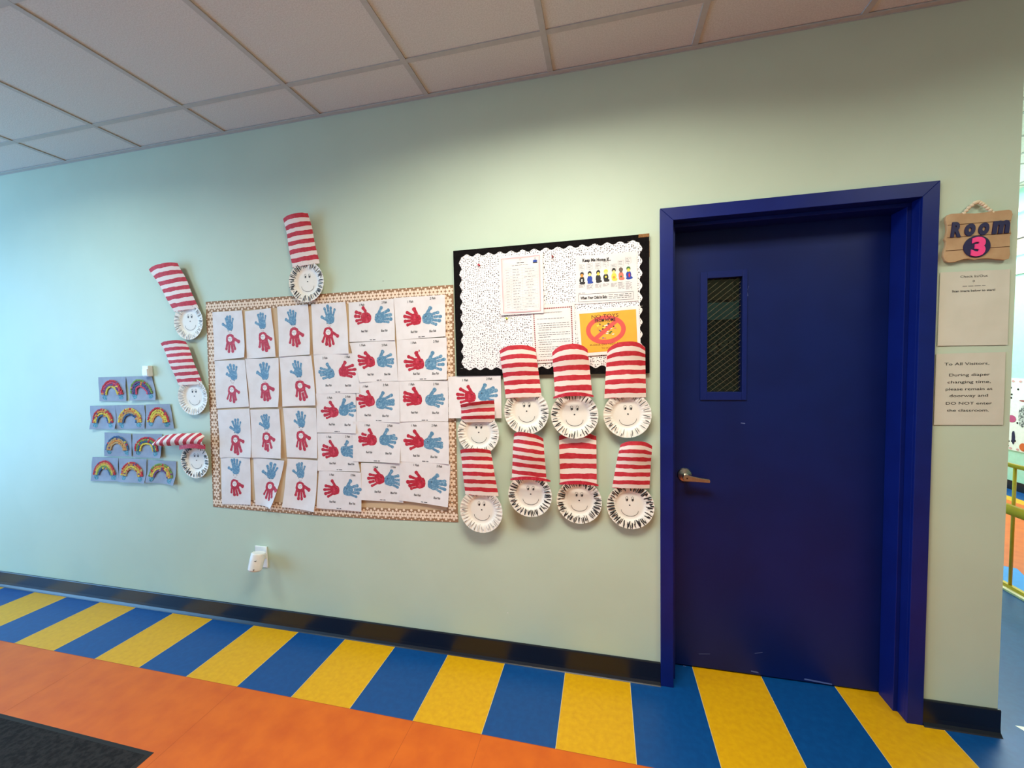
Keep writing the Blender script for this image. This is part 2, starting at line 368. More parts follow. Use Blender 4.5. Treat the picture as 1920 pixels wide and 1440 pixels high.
# faint number painted on the dark board in place of a glass reflection
g = G(); vs, fs, W_ = text2d('496', .02); c0 = at(1328, 669, 2.98); kx = (at(1384, 669, 2.98).x-c0.x)/W_; kz = (at(1328, 645, 2.98).z-at(1328, 669, 2.98).z)/.7
g.mesh([(c0.x+x*kx, 2.985, c0.z+y*kz+x*kz*.35) for x, y in vs], fs, mat('reflection_grey', rgb(110, 108, 96), .9))
o = g.build('reflection_number'); tag(o, 'faint painted-in reflection of a number on the dark board behind the door glass', 'number')
g = G(); g.box(.1, 2.85, TH, 3.1, 3.1, 3.2, CLS); struct(g.build('ceiling_classroom'))
area('classroom_fill', (1.6, 1.6, 3.05), (1.6, 1.6, 0), .5, .5, 3.6, WARM)  # added weak lamp, brightens the upper classroom behind the glass

# ---- floor
g = G()
i0 = -6
for i in range(i0, 18):
    a, b = max(X0, SX0+i*SW), SX0+(i+1)*SW
    g.face([(a, -SL, 0), (b, -SL, 0), (b, TH, 0), (a, TH, 0)], YEL if i % 2 else BLU)
xe = SX0+18*SW
CURB = 3.925
g.face([(xe, -SL, 0), (CURB, -SL, 0), (CURB, YN, 0), (xe, YN, 0)], BLU)
g.face([(CURB, -SL, 0), (X1, -SL, 0), (X1, YN, 0), (CURB, YN, 0)], ORA)
g.face([(X0, YS, 0), (X1, YS, 0), (X1, -SL, 0), (X0, -SL, 0)], ORA)
g.face([(.1, TH, 0), (xe, TH, 0), (xe, 3.1, 0), (.1, 3.1, 0)], BLKW)
for i in range(i0+1, 19):
    x = SX0+i*SW; g.face([(x-.0012, -SL, .0004), (x+.0012, -SL, .0004), (x+.0012, TH-.01, .0004), (x-.0012, TH-.01, .0004)], SEAM)
for k in (-4, -1, 2, 5, 8, 11, 12, 15):
    x = SX0+k*SW+.004; g.face([(x-.0008, YS, .0003), (x+.0008, YS, .0003), (x+.0008, -SL, .0003), (x-.0008, -SL, .0003)], DSEAM)
g.face([(X0, -SL-.001, .0003), (X1, -SL-.001, .0003), (X1, -SL+.001, .0003), (X0, -SL+.001, .0003)], DSEAM)
# hall floor inlays
g.face([(4.02, 1.0, .0004), (4.13, 1.25, .0004), (4.26, 1.56, .0004), (4.14, 1.62, .0004), (4.0, 1.36, .0004)], mat('sky_blue_linoleum', rgb(40, 140, 220), .4))
g.face([(5.62, -1, .0004), (X1, -1, .0004), (X1, YN, .0004), (5.62, YN, .0004)], BLU)
g.face([(5.5, -1, .0004), (5.62, -1, .0004), (5.62, YN, .0004), (5.5, YN, .0004)], YEL)
g.face([(3.06, .06, .0004), (3.09, .0, .0004), (3.5, .0, .0004), (3.5, .06, .0004)], mat('white_linoleum', rgb(235, 232, 220), .4))
struct(g.build('floor'))
g = G(); g.box(CURB, CURB+.03, .9, YN, 0, .012, mat('cream_edge', rgb(255, 236, 196), .5)); struct(g.build('trim_4'))

# ---- suspended ceiling
T = .6096; L1 = .2403
xs = [X0]+[k*T for k in range(-7, 10) if k*T < X1]+[X1]; ys = [0, -L1]+[-L1-k*T for k in range(1, 7)]+[YS]
g = G()
for a, b in zip(xs, xs[1:]):
    for y0, y1 in zip(ys, ys[1:]):
        g.box(a+.008, b-.008, y1+.008, y0-.008, H+.004, H+.02, TILE)
struct(g.build('ceiling'))
g = G(); g.box(X0, X1, YS, TH, H+.06, H+.08, GRID); struct(g.build('ceiling_deck'))
g = G()
for x in xs[1:-1]: g.box(x-.012, x+.012, YS, -.001, H-.001, H+.03, GRID)
for y in ys[1:-1]: g.box(X0, X1, y-.012, y+.012, H-.0005, H+.029, GRID)
struct(g.build('trim_1'))
g = G(); g.box(X0, WX, -.020, -.0005, H-.003, H+.002, GRID); g.box(X0, WX, -.002, -.0005, H-.006, H, GRID)
struct(g.build('trim_2'))
g = G(); HT = mat('hall_ceiling_tile', rgb(240, 240, 230), .9)
g.box(WX, X1, .25, YN, HH, HH+.03, HT)
for k in range(6): g.box(WX+.3+k*T, WX+.325+k*T, .25, YN, HH-.004, HH, GRID)
for k in range(10): g.box(WX, X1, .5+k*T, .525+k*T, HH-.004, HH, GRID)
struct(g.build('ceiling_hall'))
# lamp panels (outside the picture, overhead)
for k, (lx, ly) in enumerate(((1.219, -1.155), (-1.524, -1.155), (3.353, -1.155))):
    t = tag(empty('ceiling_light', (lx, ly, H-.02)), 'recessed ceiling light panel, %s' % ('nearest the handprint wall' if k == 0 else 'towards the glass entrance' if k == 1 else 'near the hall end'), 'light')
    hw = .605 if k == 0 else .3
    g = G(); g.box(lx-hw, lx+hw, ly-.3, ly-.285, H-.012, H, WHITE); g.box(lx-hw, lx+hw, ly+.285, ly+.3, H-.012, H, WHITE)
    g.box(lx-hw, lx-hw+.015, ly-.285, ly+.285, H-.012, H, WHITE); g.box(lx+hw-.015, lx+hw, ly-.285, ly+.285, H-.012, H, WHITE)
    g.build('frame', t)
    g = G(); g.box(lx-hw+.015, lx+hw-.015, ly-.285, ly+.285, H-.006, H-.001, mat('lamp_diffuser', (1, .93, .8, 1), .5, emit=2.0)); g.build('diffuser', t)

# ---- baseboards
def baseboard(name, x0, x1, end=False):
    prof = [(0, .105), (-.006, .105), (-.008, .101), (-.008, .03), (-.010, .014), (-.018, .0035), (-.022, 0), (0, 0)]
    g = G(); n = len(prof); xs_ = [x0, x1]
    g.mesh([(x, y, z) for x in xs_ for y, z in prof], [(i, (i+1) % n, n+(i+1) % n, n+i) for i in range(n)]+[tuple(range(n-1, -1, -1)), tuple(range(n, 2*n))], BASE)
    struct(g.build(name))
baseboard('baseboard_left', X0, DX0-.001); baseboard('baseboard_right', DX1+.001, WX+.006)
g = G(); g.box(X1-.01, X1, YS, YN, 0, .1, BASE); struct(g.build('baseboard_hall'))
g = G(); g.box(X0, X1, YS, YS+.01, 0, .1, BASE); struct(g.build('baseboard_front'))

# ================================================================== DOOR
door = struct(empty('door_1', ((DX0+DX1)/2, 0, 0)))
FW = .055; yf = -.014
g = G()
def mitre(pts): g.prism(pts, yf, .0, FRAME)
mitre([(DX0, 0), (DX0+FW, 0), (DX0+FW, DZ-FW), (DX0, DZ)])
mitre([(DX1, 0), (DX1, DZ), (DX1-FW, DZ-FW), (DX1-FW, 0)])
mitre([(DX0, DZ), (DX0+FW, DZ-FW), (DX1-FW, DZ-FW), (DX1, DZ)])
ix0, ix1, iz = DX0+FW, DX1-FW, DZ-FW
g.box(DX0+.02, ix0, 0, .19, 0, DZ-.02, FRAME); g.box(ix1, DX1-.02, 0, .19, 0, DZ-.02, FRAME); g.box(ix0, ix1, 0, .19, iz, DZ-.02, FRAME)
g.box(ix0, ix0+.016, .042, .134, 0, iz-.016, FRAME); g.box(ix1-.016, ix1, .042, .134, 0, iz-.016, FRAME); g.box(ix0, ix1, .042, .134, iz-.016, iz, FRAME)
g.build('door_frame', door, bevel=.0015)
Y = .137; wz = [at(1313, 511, Y), at(1399, 750, Y), at(1326, 522.5, Y), at(1390, 735, Y)]
ox0, ox1, oz1, oz0 = wz[0].x, wz[1].x, wz[0].z, wz[1].z
px0, px1, pz1, pz0 = wz[2].x, wz[3].x, wz[2].z, wz[3].z
g = G(); a, b, c, d = ix0+.003, ix1-.003, .008, iz-.003
g.box(a, px0, Y, Y+.045, c, d, SLAB); g.box(px1, b, Y, Y+.045, c, d, SLAB); g.box(px0, px1, Y, Y+.045, c, pz0, SLAB); g.box(px0, px1, Y, Y+.045, pz1, d, SLAB)
sl = g.build('door_slab', door)
g = G()
def SC(p, q, wd):
    A, B_ = at(p[0], p[1], Y), at(q[0], q[1], Y); n = Vector((-(B_-A).z, 0, (B_-A).x)).normalized()*wd/2
    g.face([(A+n)+Vector((0, -.0006, 0)), (B_+n)+Vector((0, -.0006, 0)), (B_-n)+Vector((0, -.0006, 0)), (A-n)+Vector((0, -.0006, 0))], SCUFF)
for p, q, wd in [((1346, 513), (1372, 511), .001), ((1400, 545), (1402, 555), .004), ((1404, 536), (1401, 545), .001), ((1389, 793), (1397, 794), .004), ((1310, 1226), (1331, 1226), .002),
                 ((1415, 1225), (1430, 1223), .002), ((1508, 1273), (1560, 1283), .007), ((1408, 1258), (1422, 1261), .006), ((1281, 1248), (1286, 1250), .006), ((1330, 747), (1351, 746), .006)]: SC(p, q, wd)
g.build('scuff_marks', sl)
g = G(); yo = Y-.006
VF = mat('vision_frame_paint', rgb(5, 27, 98), .45, spec=.3); g.box(ox0, px0, yo, Y+.001, oz0, oz1, VF); g.box(px1, ox1, yo, Y+.001, oz0, oz1, VF); g.box(px0, px1, yo, Y+.001, oz0, pz0, VF); g.box(px0, px1, yo, Y+.001, pz1, oz1, VF)
g.build('vision_frame', door, bevel=.0012)
gm = bpy.data.materials.new('door_glass'); gm.use_nodes = True; N_ = gm.node_tree.nodes; L_ = gm.node_tree.links
gl = N_.new('ShaderNodeBsdfGlossy'); gl.inputs['Roughness'].default_value = .03; tr = N_.new('ShaderNodeBsdfTransparent'); tr.inputs[0].default_value = (.8, .86, .8, 1)
mx = N_.new('ShaderNodeMixShader'); mx.inputs[0].default_value = .03
L_.new(tr.outputs[0], mx.inputs[1]); L_.new(gl.outputs[0], mx.inputs[2]); L_.new(mx.outputs[0], N_['Material Output'].inputs[0])
g = G(); g.box(px0, px1, Y+.02, Y+.026, pz0, pz1, gm); gl_ = g.build('door_glass', door)
g = G(); WIRE = mat('glass_wire', rgb(96, 90, 66), .5)
pw, ph = px1-px0, pz1-pz0; yy = Y+.019
def clipline(c, sgn):
    pts = []
    for x in (0, pw):
        z = sgn*x+c
        if 0 <= z <= ph: pts.append((x, z))
    for z in (0, ph):
        x = (z-c)/sgn
        if 0 < x < pw: pts.append((x, z))
    return pts[:2] if len(pts) >= 2 else None
k = -pw
while k < ph+pw:
    for sgn, wd in ((.80, .0009), (-.98, .0003)):
        q = clipline(k, sgn)
        if q:
            A, B_ = Vector((px0+q[0][0], yy, pz0+q[0][1])), Vector((px0+q[1][0], yy, pz0+q[1][1]))
            if (B_-A).length > .004: n = Vector((-(B_-A).z, 0, (B_-A).x)).normalized()*wd; g.face([A+n, B_+n, B_-n, A-n], WIRE)
    k += .027
g.build('wire_mesh', gl_)
# lever handle
hc = at(1284, 891, Y-.01)
g = G(); n = 40
prof = [(.0, -.016), (.012, -.016), (.030, -.009), (.0335, -.003), (.0335, 0)]
pts = []; 
for r_, y_ in prof:
    for i in range(n): pts.append((hc.x+r_*math.cos(2*PI*i/n), Y+y_, hc.z+r_*math.sin(2*PI*i/n)))
g.mesh(pts, [(j*n+i, j*n+(i+1) % n, (j+1)*n+(i+1) % n, (j+1)*n+i) for j in range(1, len(prof)-1) for i in range(n)]+[tuple(n+i for i in range(n))], NICK)
hd = g.build('door_handle', door, smooth=False)
g = G(); g.tube((hc.x, Y-.014, hc.z), (hc.x, Y-.052, hc.z), .0115, NICK, 20)
g.build('handle_neck', hd, smooth=False)
g = G()
lev = [(-.014, .013), (.0, .0155), (.02, .0125), (.055, .0085), (.098, .0075), (.101, .0), (.099, -.0085), (.055, -.0105), (.02, -.0135), (.0, -.0155), (-.014, -.013), (-.018, 0)]
g.prism([(hc.x+x, hc.z+z-.10*max(0, x)) for x, z in lev], Y-.062, Y-.046, NICK)
g.build('lever', hd, bevel=.002)
g = G(); g.tube((hc.x, Y-.060, hc.z), (hc.x, Y-.066, hc.z), .0085, NICK, 20); g.tube((hc.x, Y-.066, hc.z), (hc.x, Y-.0668, hc.z), .0035, DARK, 12)
g.build('lock_cylinder', hd)

# ================================================================== FLOOR MAT
g = G(); my0 = -.757; mx1 = -.305; mb = .020
g.box(-2.6, mx1-mb, -2.2, my0-mb, .001, .007, MATM)
mo = g.build('floor_mat'); tag(mo, 'black carpet floor mat with rubber edge lying on the orange floor', 'mat')
g = G()
def strip(p0, p1, q1, q0): g.mesh([(p0[0], p0[1], .0005), (p1[0], p1[1], .0005), (q1[0], q1[1], .006), (q0[0], q0[1], .006)], [(0, 1, 2, 3)], RUBB)
strip((-2.628, my0), (mx1, my0), (mx1-mb, my0-mb), (-2.6, my0-mb)); strip((mx1, my0), (mx1, -2.228), (mx1-mb, -2.2), (mx1-mb, my0-mb))
strip((-2.628, -2.228), (-2.628, my0), (-2.6, my0-mb), (-2.6, -2.2)); strip((mx1, -2.228), (-2.628, -2.228), (-2.6, -2.2), (mx1-mb, -2.2))
g.build('rubber_edge', mo)

# ================================================================== TAN PANEL WITH FLOWER BORDER
bk = Sheet([(386, 566), (850, 534), (859, 979), (400, 950)], base=.0015, wob=.0)
tag(bk.mesh('backing_paper', KRAFT, 4, 4, .0008), 'tan backing paper with a brown flower border behind the handprint papers', 'paper panel')
def flower(a, u, v, r):
    n = 36; pts = []
    for i in range(n):
        t = 2*PI*i/n; q = r*(.50+.50*abs(math.sin(3*t))**.7); pts.append((u+q*math.cos(t)/a.s.w, v+q*math.sin(t)/a.s.h))
    a.poly(pts, CREAM)
bw = .060
def border(name, side, sag=0):
    a = Art(bk, .0012); W_, H_ = bk.w, bk.h; f = .0425
    L = W_ if side in 'tb' else H_; ins = 0 if side in 'tb' else bw; n = round((L-2*ins)/f); K = 24
    def uv(t, d):      # t along, d inwards, metres
        d = d-sag*math.sin(PI*min(1, max(0, t/L)))
        return {'t': (t/W_, d/H_), 'b': (t/W_, 1-d/H_), 'l': (d/W_, t/H_), 'r': (1-d/W_, t/H_)}[side]
    for i in range(K):
        t0, t1 = ins+(L-2*ins)*i/K, ins+(L-2*ins)*(i+1)/K
        a.g.face([a.P(*uv(t0, 0)), a.P(*uv(t1, 0)), a.P(*uv(t1, bw)), a.P(*uv(t0, bw))], BROWN)
    a.e = .0016; ts = [ins+(i+.5)*(L-2*ins)/n for i in range(n)]
    for t in ts: flower(a, *uv(t, .030), .0235)
    for t in ts[1:]:
        q = t-(ts[1]-ts[0])/2; a.e = .00175; a.circle(*uv(q, .055), .0072, CREAM, 8); a.circle(*uv(q, .004), .004, CREAM, 8)
    a.e = .0021
    for t in ts: a.circle(*uv(t, .030), .0050, BROWN, 9)
    a.build(name, bk.o)
for sd in 'tlrb': border('flower_border', sd, .012 if sd == 'b' else 0)

# ================================================================== HANDPRINT PAPERS
def dress(sh, k): pass
ORD = {0: 'leftmost', 1: 'second', 2: 'third', 3: 'fourth'}
ROWN = ['top', 'second', 'third', 'bottom']
singles = [  # row, col, quad, blue palm, red palm
 (0, 0, [(398.7,585.5),(454.2,582),(461.7,670),(403.3,675.8)], (431,611), (431.7,635)),
 (0, 1, [(459.7,583.8),(508.3,577.5),(518.7,668.8),(463.3,672.5)], (492,607), (493.3,631)),
 (0, 2, [(520,575),(578.3,570.8),(583.7,664.7),(525,668.8)], (549,601), (552,623)),
 (0, 3, [(583.7,570.8),(648,566),(656,663),(589,665)], (619,597), (616,622)),
 (1, 0, [(402.5,676.7),(459,674.5),(468.5,762),(406.7,765.8)], (438,703), (435,730)),
 (1, 1, [(460,673),(523,671),(524.5,762.5),(470,764.5)], (497,702), (497.5,726)),
 (1, 2, [(524,669),(584,666.7),(594,759.7),(531.3,762)], (560,697), (563,722)),
 (2, 0, [(408,769),(468,766),(473,857),(414,857.5)], (445,804), (441.7,824)),
 (2, 1, [(470,768.3),(524,766.7),(530,859),(473.3,857.5)], (499.5,796), (500,819)),
 (2, 2, [(531,765),(593,765),(596.7,858.7),(539,857)], (565,792), (565,816)),
 (3, 0, [(414,858),(469,857.5),(471.7,946),(417,945)], (442.5,880), (441,906)),
 (3, 1, [(475,858),(536,863),(514,951),(480,946)], (509,889), (507,911)),
 (3, 2, [(539,860),(596.7,863),(592.5,958),(531.7,950)], (564,887), (563.3,911)),
]
CIRC = mat('white_label_dot', rgb(246, 238, 232), .7)
for k, (r, c, q, bp, rp) in enumerate(singles):
    R = random.Random(100+k)
    cu = [(.001, .002, .010, .004), (.0, .001, .006, .002), (.002, .003, .012, .006)][k % 3]
    if (r, c) == (3, 1): cu = (.0, .012, .030, .004)
    if (r, c) == (3, 2): cu = (.0, .004, .018, .012)
    sh = Sheet(q, base=.0035+.0009*((r+c) % 2)+.0012*(3-r)*.3, curl=cu, wob=.005, seed=k)
    o = sh.mesh('handprint_paper', PAPER, 8, 10)
    last = c == (3 if r == 0 else 2)
    tag(o, 'upright paper, blue handprint above red one, %s row, %s%s' % (ROWN[r], ORD[c], '' if c == 0 else ' from left') + (', right edge curled' if (r, c) == (3, 1) else ''), 'handprint artwork', 'upright handprint papers on the tan panel')
    a = Art(sh, .0007); u, v = sh.uvof(*bp); a.hand(u, v, .096*R.uniform(.92, 1.08), R.uniform(-.12, .12), -1, BLUP, R, .08); a.build('blue_handprint', o)
    a = Art(sh, .0008); u2, v2 = sh.uvof(*rp); v2 += .03; a.hand(u2, v2, .112*R.uniform(.93, 1.06), PI+R.uniform(-.12, .12), -1, RED, R, .08); a.build('red_handprint', o)
    a = Art(sh, .0012); a.circle(u2, v2-.02, .0155, CIRC, 16)
    a.e = .0015
    a.words(u2-.07, u2+.07, v2-.04, .0013, GREY, k); a.words(u2-.06, u2+.06, v2-.025, .0011, GREY, k+9); a.line([(u2, v2-.01), (u2, v2+.025)], .0012, GREY); a.build('white_dot_label', o)
    a = Art(sh, .001); fu, fv = (u+u2)/2, (v+v2)/2-.045
    for s_ in (-1, 1): a.circle(fu+s_*.055, fv, .0028, INK, 7)
    a.line([(fu-.04, fv+.035), (fu-.012, fv+.052), (fu+.015, fv+.052), (fu+.04, fv+.035)], .0012, MAROON); a.build('drawn_face', o)

fish = [  # column, row, quad, red palm, blue palm, swapped, base layer, label
 (3, 1, [(588,665),(671,662),(675,737),(594,738)], (645,697), (618,700), True, 3, 'wide paper with blue hand left of the red hand, only pair in that order'),
 (3, 2, [(593,738),(667,737),(669,812),(595,811)], (625,773), (645.5,769), False, 4, 'wide handprint paper in the narrow fourth column, just below the swapped pair'),
 (3, 3, [(595,812),(662,812),(676,884),(597,882)], (625,847), (649,846), False, 3, 'wide handprint paper in the fourth column, its right side tucked under a neighbour'),
 (3, 4, [(598,882),(677,886),(678.6,958.8),(594,952.5)], (627.5,919), (654,920), False, 5, 'wide handprint paper at the bottom of the fourth column, overlapping the border'),
 (4, 0, [(654,567.5),(738,560),(742,638),(655.5,641.5)], (686,596), (713,596), False, 3, 'top handprint paper of the fifth column, beside the slim papers'),
 (4, 1, [(655,643),(741,638),(747,714),(675.8,716.7)], (693,678), (717,678), False, 4, 'second handprint paper of the fifth column, slanting left edge'),
 (4, 2, [(668,717),(748,714.5),(751,792),(669,790)], (692.5,752), (716,756), False, 5, 'third handprint paper of the fifth column, hands nearly touching'),
 (4, 3, [(662,790),(751.5,792),(751,868),(662,865)], (696,825), (722,825), False, 6, 'fourth handprint paper of the fifth column, lapping over its left neighbour'),
 (4, 4, [(677,868),(752,868.5),(757,942),(678,937)], (711,898), (731,901), False, 4, 'bottom handprint paper of the fifth column, hands at its right side'),
 (5, 0, [(738.3,558.7),(834.2,552.8),(836.3,630.8),(744,637.5)], (779,599), (803,597), False, 5, 'largest wide handprint paper, top right corner of the panel'),
 (5, 1, [(744,637.5),(837.5,632.5),(839,711.7),(746.7,714.7)], (784,682), (809,682), False, 6, 'second paper from top at the right border, red splashes above thumb'),
 (5, 2, [(748,714.7),(840,713.3),(841,790.3),(751.5,790.3)], (780,749), (809,750), False, 6, 'wide handprint paper third from top at the right border'),
 (5, 3, [(750,790.5),(841,791),(842.7,870),(751.5,865)], (784,829), (806,832), False, 7, 'wide handprint paper fourth from top at the right border, small hands'),
 (5, 4, [(750.7,862.4),(844.4,871),(841,950),(749,938)], (787,905), (813,908), False, 8, 'wide handprint paper at the bottom right corner, tilted clockwise'),
 (6, 0, [(840,706),(939,704),(941,784),(842,784)], (881,744), (908,741), False, 8, 'handprint paper hanging off the panel, below the black bulletin board'),
]
for k, (c, r, q, rp, bp, sw, ly, lab) in enumerate(fish):
    R = random.Random(300+k)
    sh = Sheet(q, base=.0035+ly*.0011, curl=[(.001, .001, .006, .003), (.002, .0, .009, .002), (.0, .002, .004, .006)][k % 3], wob=.0016, seed=k+20)
    o = sh.mesh('handprint_paper', PAPER, 8, 8)
    tag(o, lab, 'handprint artwork', 'wide red and blue handprint papers')
    L = .108 if c < 4 else .112
    a = Art(sh, .0007); u, v = sh.uvof(*rp); dr = 1 if not sw else -1
    rh = (u, v); a.hand(u, v, L*R.uniform(.95, 1.06), dr*(PI/2+R.uniform(-.12, .16)), dr, RED, R, .12)
    if (c, r) == (5, 1):
        for s_ in ((.0, -.28), (-.04, -.2), (.03, -.31)): a.circle(u+s_[0], v+s_[1], .0035, RED, 8, ry=.006)
    a.build('red_handprint', o)
    a = Art(sh, .0008); u, v = sh.uvof(*bp); bh = (u, v); a.hand(u, v, L*R.uniform(.95, 1.06), -dr*(PI/2+R.uniform(-.12, .16)), -dr, BLUP, R, .12); a.build('blue_handprint', o)
    for (hu, hv), d_ in ((rh, dr), (bh, -dr)):
        a = Art(sh, .0012); a.circle(hu+d_*.012/sh.w, hv-.05, .0026, INK, 8); a.build('eye_dot', o)
    n1, n2 = ('1 Fish', '2 Fish') if not sw else ('2 Fish', '1 Fish')
    h = .0115
    (lu, lv), (ru_, rv_) = (rh, bh) if not sw else (bh, rh)
    t1, t2 = ('Red Fish', 'Blue Fish') if not sw else ('Blue Fish', 'Red Fish')
    bv = min(.86, max(rh[1], bh[1])+.33)
    for tx, uu, vv, ww in ((n1, lu-.08, .12+R.uniform(-.02, .02), .030), (n2, ru_+.10, .11+R.uniform(-.02, .02), .030), (t1, lu-.04, bv, .037), (t2, ru_+.08, bv+.01, .037)):
        a = Art(sh, .0012); a.text(tx, uu, vv, h, INK, ww, shear=.12, bold=.018); a.build('caption', o)
    a = Art(sh, .0012); a.words(.45, .58, .965, .004, GREY, k); a.build('name_scribble', o)

# ================================================================== STRIPED HATS AND PAPER PLATE FACES
def plate_face(label, quad, n, cen, bot, layer, stroke, dens, brim=False, bulge=.02, hatlift=.006, topround=.10, fold=None, seed=0, smile=0.0, arch=.006, uplift=.012):
    R = random.Random(seed); base = .006+layer
    C = at(cen[0], cen[1], -base-.008); B_ = at(bot[0], bot[1], -base-.008); rad = (C-B_).length
    t = empty('paper_plate_face', (C.x, -base, C.z-rad)); tag(t, label, 'paper plate craft', 'paper plate faces with striped paper hats')
    def yy(f, th=0, e=0):      # depth of plate surface at radius fraction f
        if f < .58: d = 0
        elif f < .70: d = (f-.58)/.12*.007
        else: d = .007+(f-.70)/.30*.005
        if f > .68: d += .0011*math.sin(th*34)
        return -(base+.001+d)-e
    def pt(f, th, e=0): return (C.x+rad*f*math.cos(th), yy(f, th, e), C.z+rad*f*math.sin(th))
    g = G(); N = 136; fr = [.12, .3, .5, .58, .64, .70, .80, .9, .975, 1.0]
    pts = [(C.x, yy(0), C.z)]+[pt(f, 2*PI*i/N) for f in fr for i in range(N)]
    fc = [(0, 1+(i+1) % N, 1+i) for i in range(N)]+[(1+j*N+i, 1+j*N+(i+1) % N, 1+(j+1)*N+(i+1) % N, 1+(j+1)*N+i) for j in range(len(fr)-1) for i in range(N)]
    g.mesh(pts, fc, PLATE); pl = g.build('plate', t, smooth=True, solid=.0008)
    # painted strokes on the fluted rim
    g = G(); ns = int(74*dens); 
    for i in range(ns):
        th = 2*PI*(i+R.uniform(-.3, .3))/ns
        if R.random() < .06: continue
        wd = stroke*R.uniform(.9, 2.0)/rad; f0 = R.uniform(.64, .74); f1 = R.uniform(.9, 1.0)
        if R.random() < .25: f0 = R.uniform(.78, .85)
        dt = R.uniform(-.07, .07); sg = 5; ed = []
        for j in range(sg+1):
            f = f0+(f1-f0)*j/sg; a_ = th+dt*j/sg+R.uniform(-.01, .01); ww = wd*(.5+.5*math.sin(PI*(j+.6)/(sg+1.2)))/max(f, .3)
            ed.append((pt(f, a_-ww/2, .0022), pt(f, a_+ww/2, .0022)))
        for e0, e1 in zip(ed, ed[1:]): g.face([e0[0], e0[1], e1[1], e1[0]], INK if stroke > .0016 else GREY)
    g.build('painted_strokes', pl)
    # simple smiling face drawn in marker
    g = G(); e = .0012
    def q(x, z): return (C.x+rad*x, -(base+.001)-e, C.z+rad*z)
    def ln(pp, wd):
        for A, B2 in zip(pp, pp[1:]):
            dx, dz = B2[0]-A[0], B2[1]-A[1]; l_ = math.hypot(dx, dz) or 1; nx, nz = -dz/l_*wd/rad/2, dx/l_*wd/rad/2
            g.face([q(A[0]-nx, A[1]-nz), q(A[0]+nx, A[1]+nz), q(B2[0]+nx, B2[1]+nz), q(B2[0]-nx, B2[1]-nz)], INK)
    def disc(x, z, rx, rz):
        g.mesh([q(x+rx*math.cos(2*PI*i/12), z+rz*math.sin(2*PI*i/12)) for i in range(12)], [tuple(range(12))], INK)
    for sx in (-1, 1):
        ex = .12*sx+smile*.2
        ln([(ex+.055*math.cos(2*PI*i/14), .30+.10*math.sin(2*PI*i/14)) for i in range(15)], .0012)
        disc(ex+.008, .265, .034, .05)
    disc(smile*.2, .02, .035, .03)
    ln([(-.36*math.cos(PI*i/16)+smile*.2, -.20-.27*math.sin(PI*i/16)-smile*.3*math.cos(PI*i/16)/2) for i in range(17)], .0016)
    g.build('drawn_face', pl)
    # striped hat sheet
    nu, nv = 12, 26
    if fold is None:
        s = Sheet(quad, base=base+hatlift); W_, H_ = s.w, s.h; pts, uvs = [], []
        for j in range(nv+1):
            for i in range(nu+1):
                u, v = i/nu, j/nv
                P = s.p(u, v); x_ = 2*u-1
                up = 1-v
                dz = -topround*H_*(abs(x_)**3.2)*max(0, 1-3*v)+arch*(1-x_*x_)*(1-.6*v)
                lift = bulge*(1-x_*x_)*(.35+.65*up)+.004*math.sin(9*v+seed)*(.3+.7*up)+uplift*up
                pts.append((P.x, P.y-lift-.004, P.z+dz)); uvs.append((u, v*n+.02))
        n1 = nu+1
        g = G(); g.mesh(pts, [(j*n1+i, (j+1)*n1+i, (j+1)*n1+i+1, j*n1+i+1) for j in range(nv) for i in range(nu)], STRIPE)
        hat = g.build('striped_hat', t, smooth=True, solid=.0007, uvs=uvs)
        if brim:
            a_, b_ = at(brim[0][0], brim[0][1], -base-.03), at(brim[1][0], brim[1][1], -base-.03); g = G(); K = 14; up_ = Vector((0, 0, .016))
            P0 = []
            for i in range(K+1):
                f = i/K; m_ = a_.lerp(b_, f); cur = .018*(1-(2*f-1)**2); m_ = m_+Vector((0, -cur*1.2, cur*.9)); hh = .016*(1-.5*abs(2*f-1)**3)
                P0 += [m_+Vector((0, 0, hh/2)), m_-Vector((0, 0, hh/2))]
            g.mesh(P0, [(2*i, 2*i+1, 2*i+3, 2*i+2) for i in range(K)], RED); g.build('hat_brim', t, smooth=True, solid=.0008)
    else:
        # hat flopped over to the left: rows run along a bent path
        top, bottom = fold; K = len(top)-1; g = G(); pts, uvs = [], []; M_ = 8
        for i in range(K+1):
            A, B2 = at(top[i][0], top[i][1], -base-.02), at(bottom[i][0], bottom[i][1], -base-.03)
            for j in range(M_+1):
                f = j/M_; P = A.lerp(B2, f); pts.append((P.x, P.y-.022*math.sin(PI*f)-.01*math.sin(PI*i/K), P.z)); uvs.append((f, (i+1.2*f)/K*n))
        g.mesh(pts, [(i*(M_+1)+j, i*(M_+1)+j+1, (i+1)*(M_+1)+j+1, (i+1)*(M_+1)+j) for i in range(K) for j in range(M_)], STRIPE)
        g.build('striped_hat', t, smooth=True, solid=.0007, uvs=uvs)
        g = G(); a_, b_ = at(336, 839, -base-.035), at(385, 838, -base-.035); P0 = []
        for i in range(11):
            f = i/10; m_ = a_.lerp(b_, f)+Vector((0, -.01*math.sin(PI*f), .01*math.sin(PI*f))); P0 += [m_+Vector((0, 0, .014)), m_-Vector((0, 0, .014))]
        g.mesh(P0, [(2*i, 2*i+1, 2*i+3, 2*i+2) for i in range(10)], RED); g.build('hat_brim', t, smooth=True, solid=.0008)
    return t

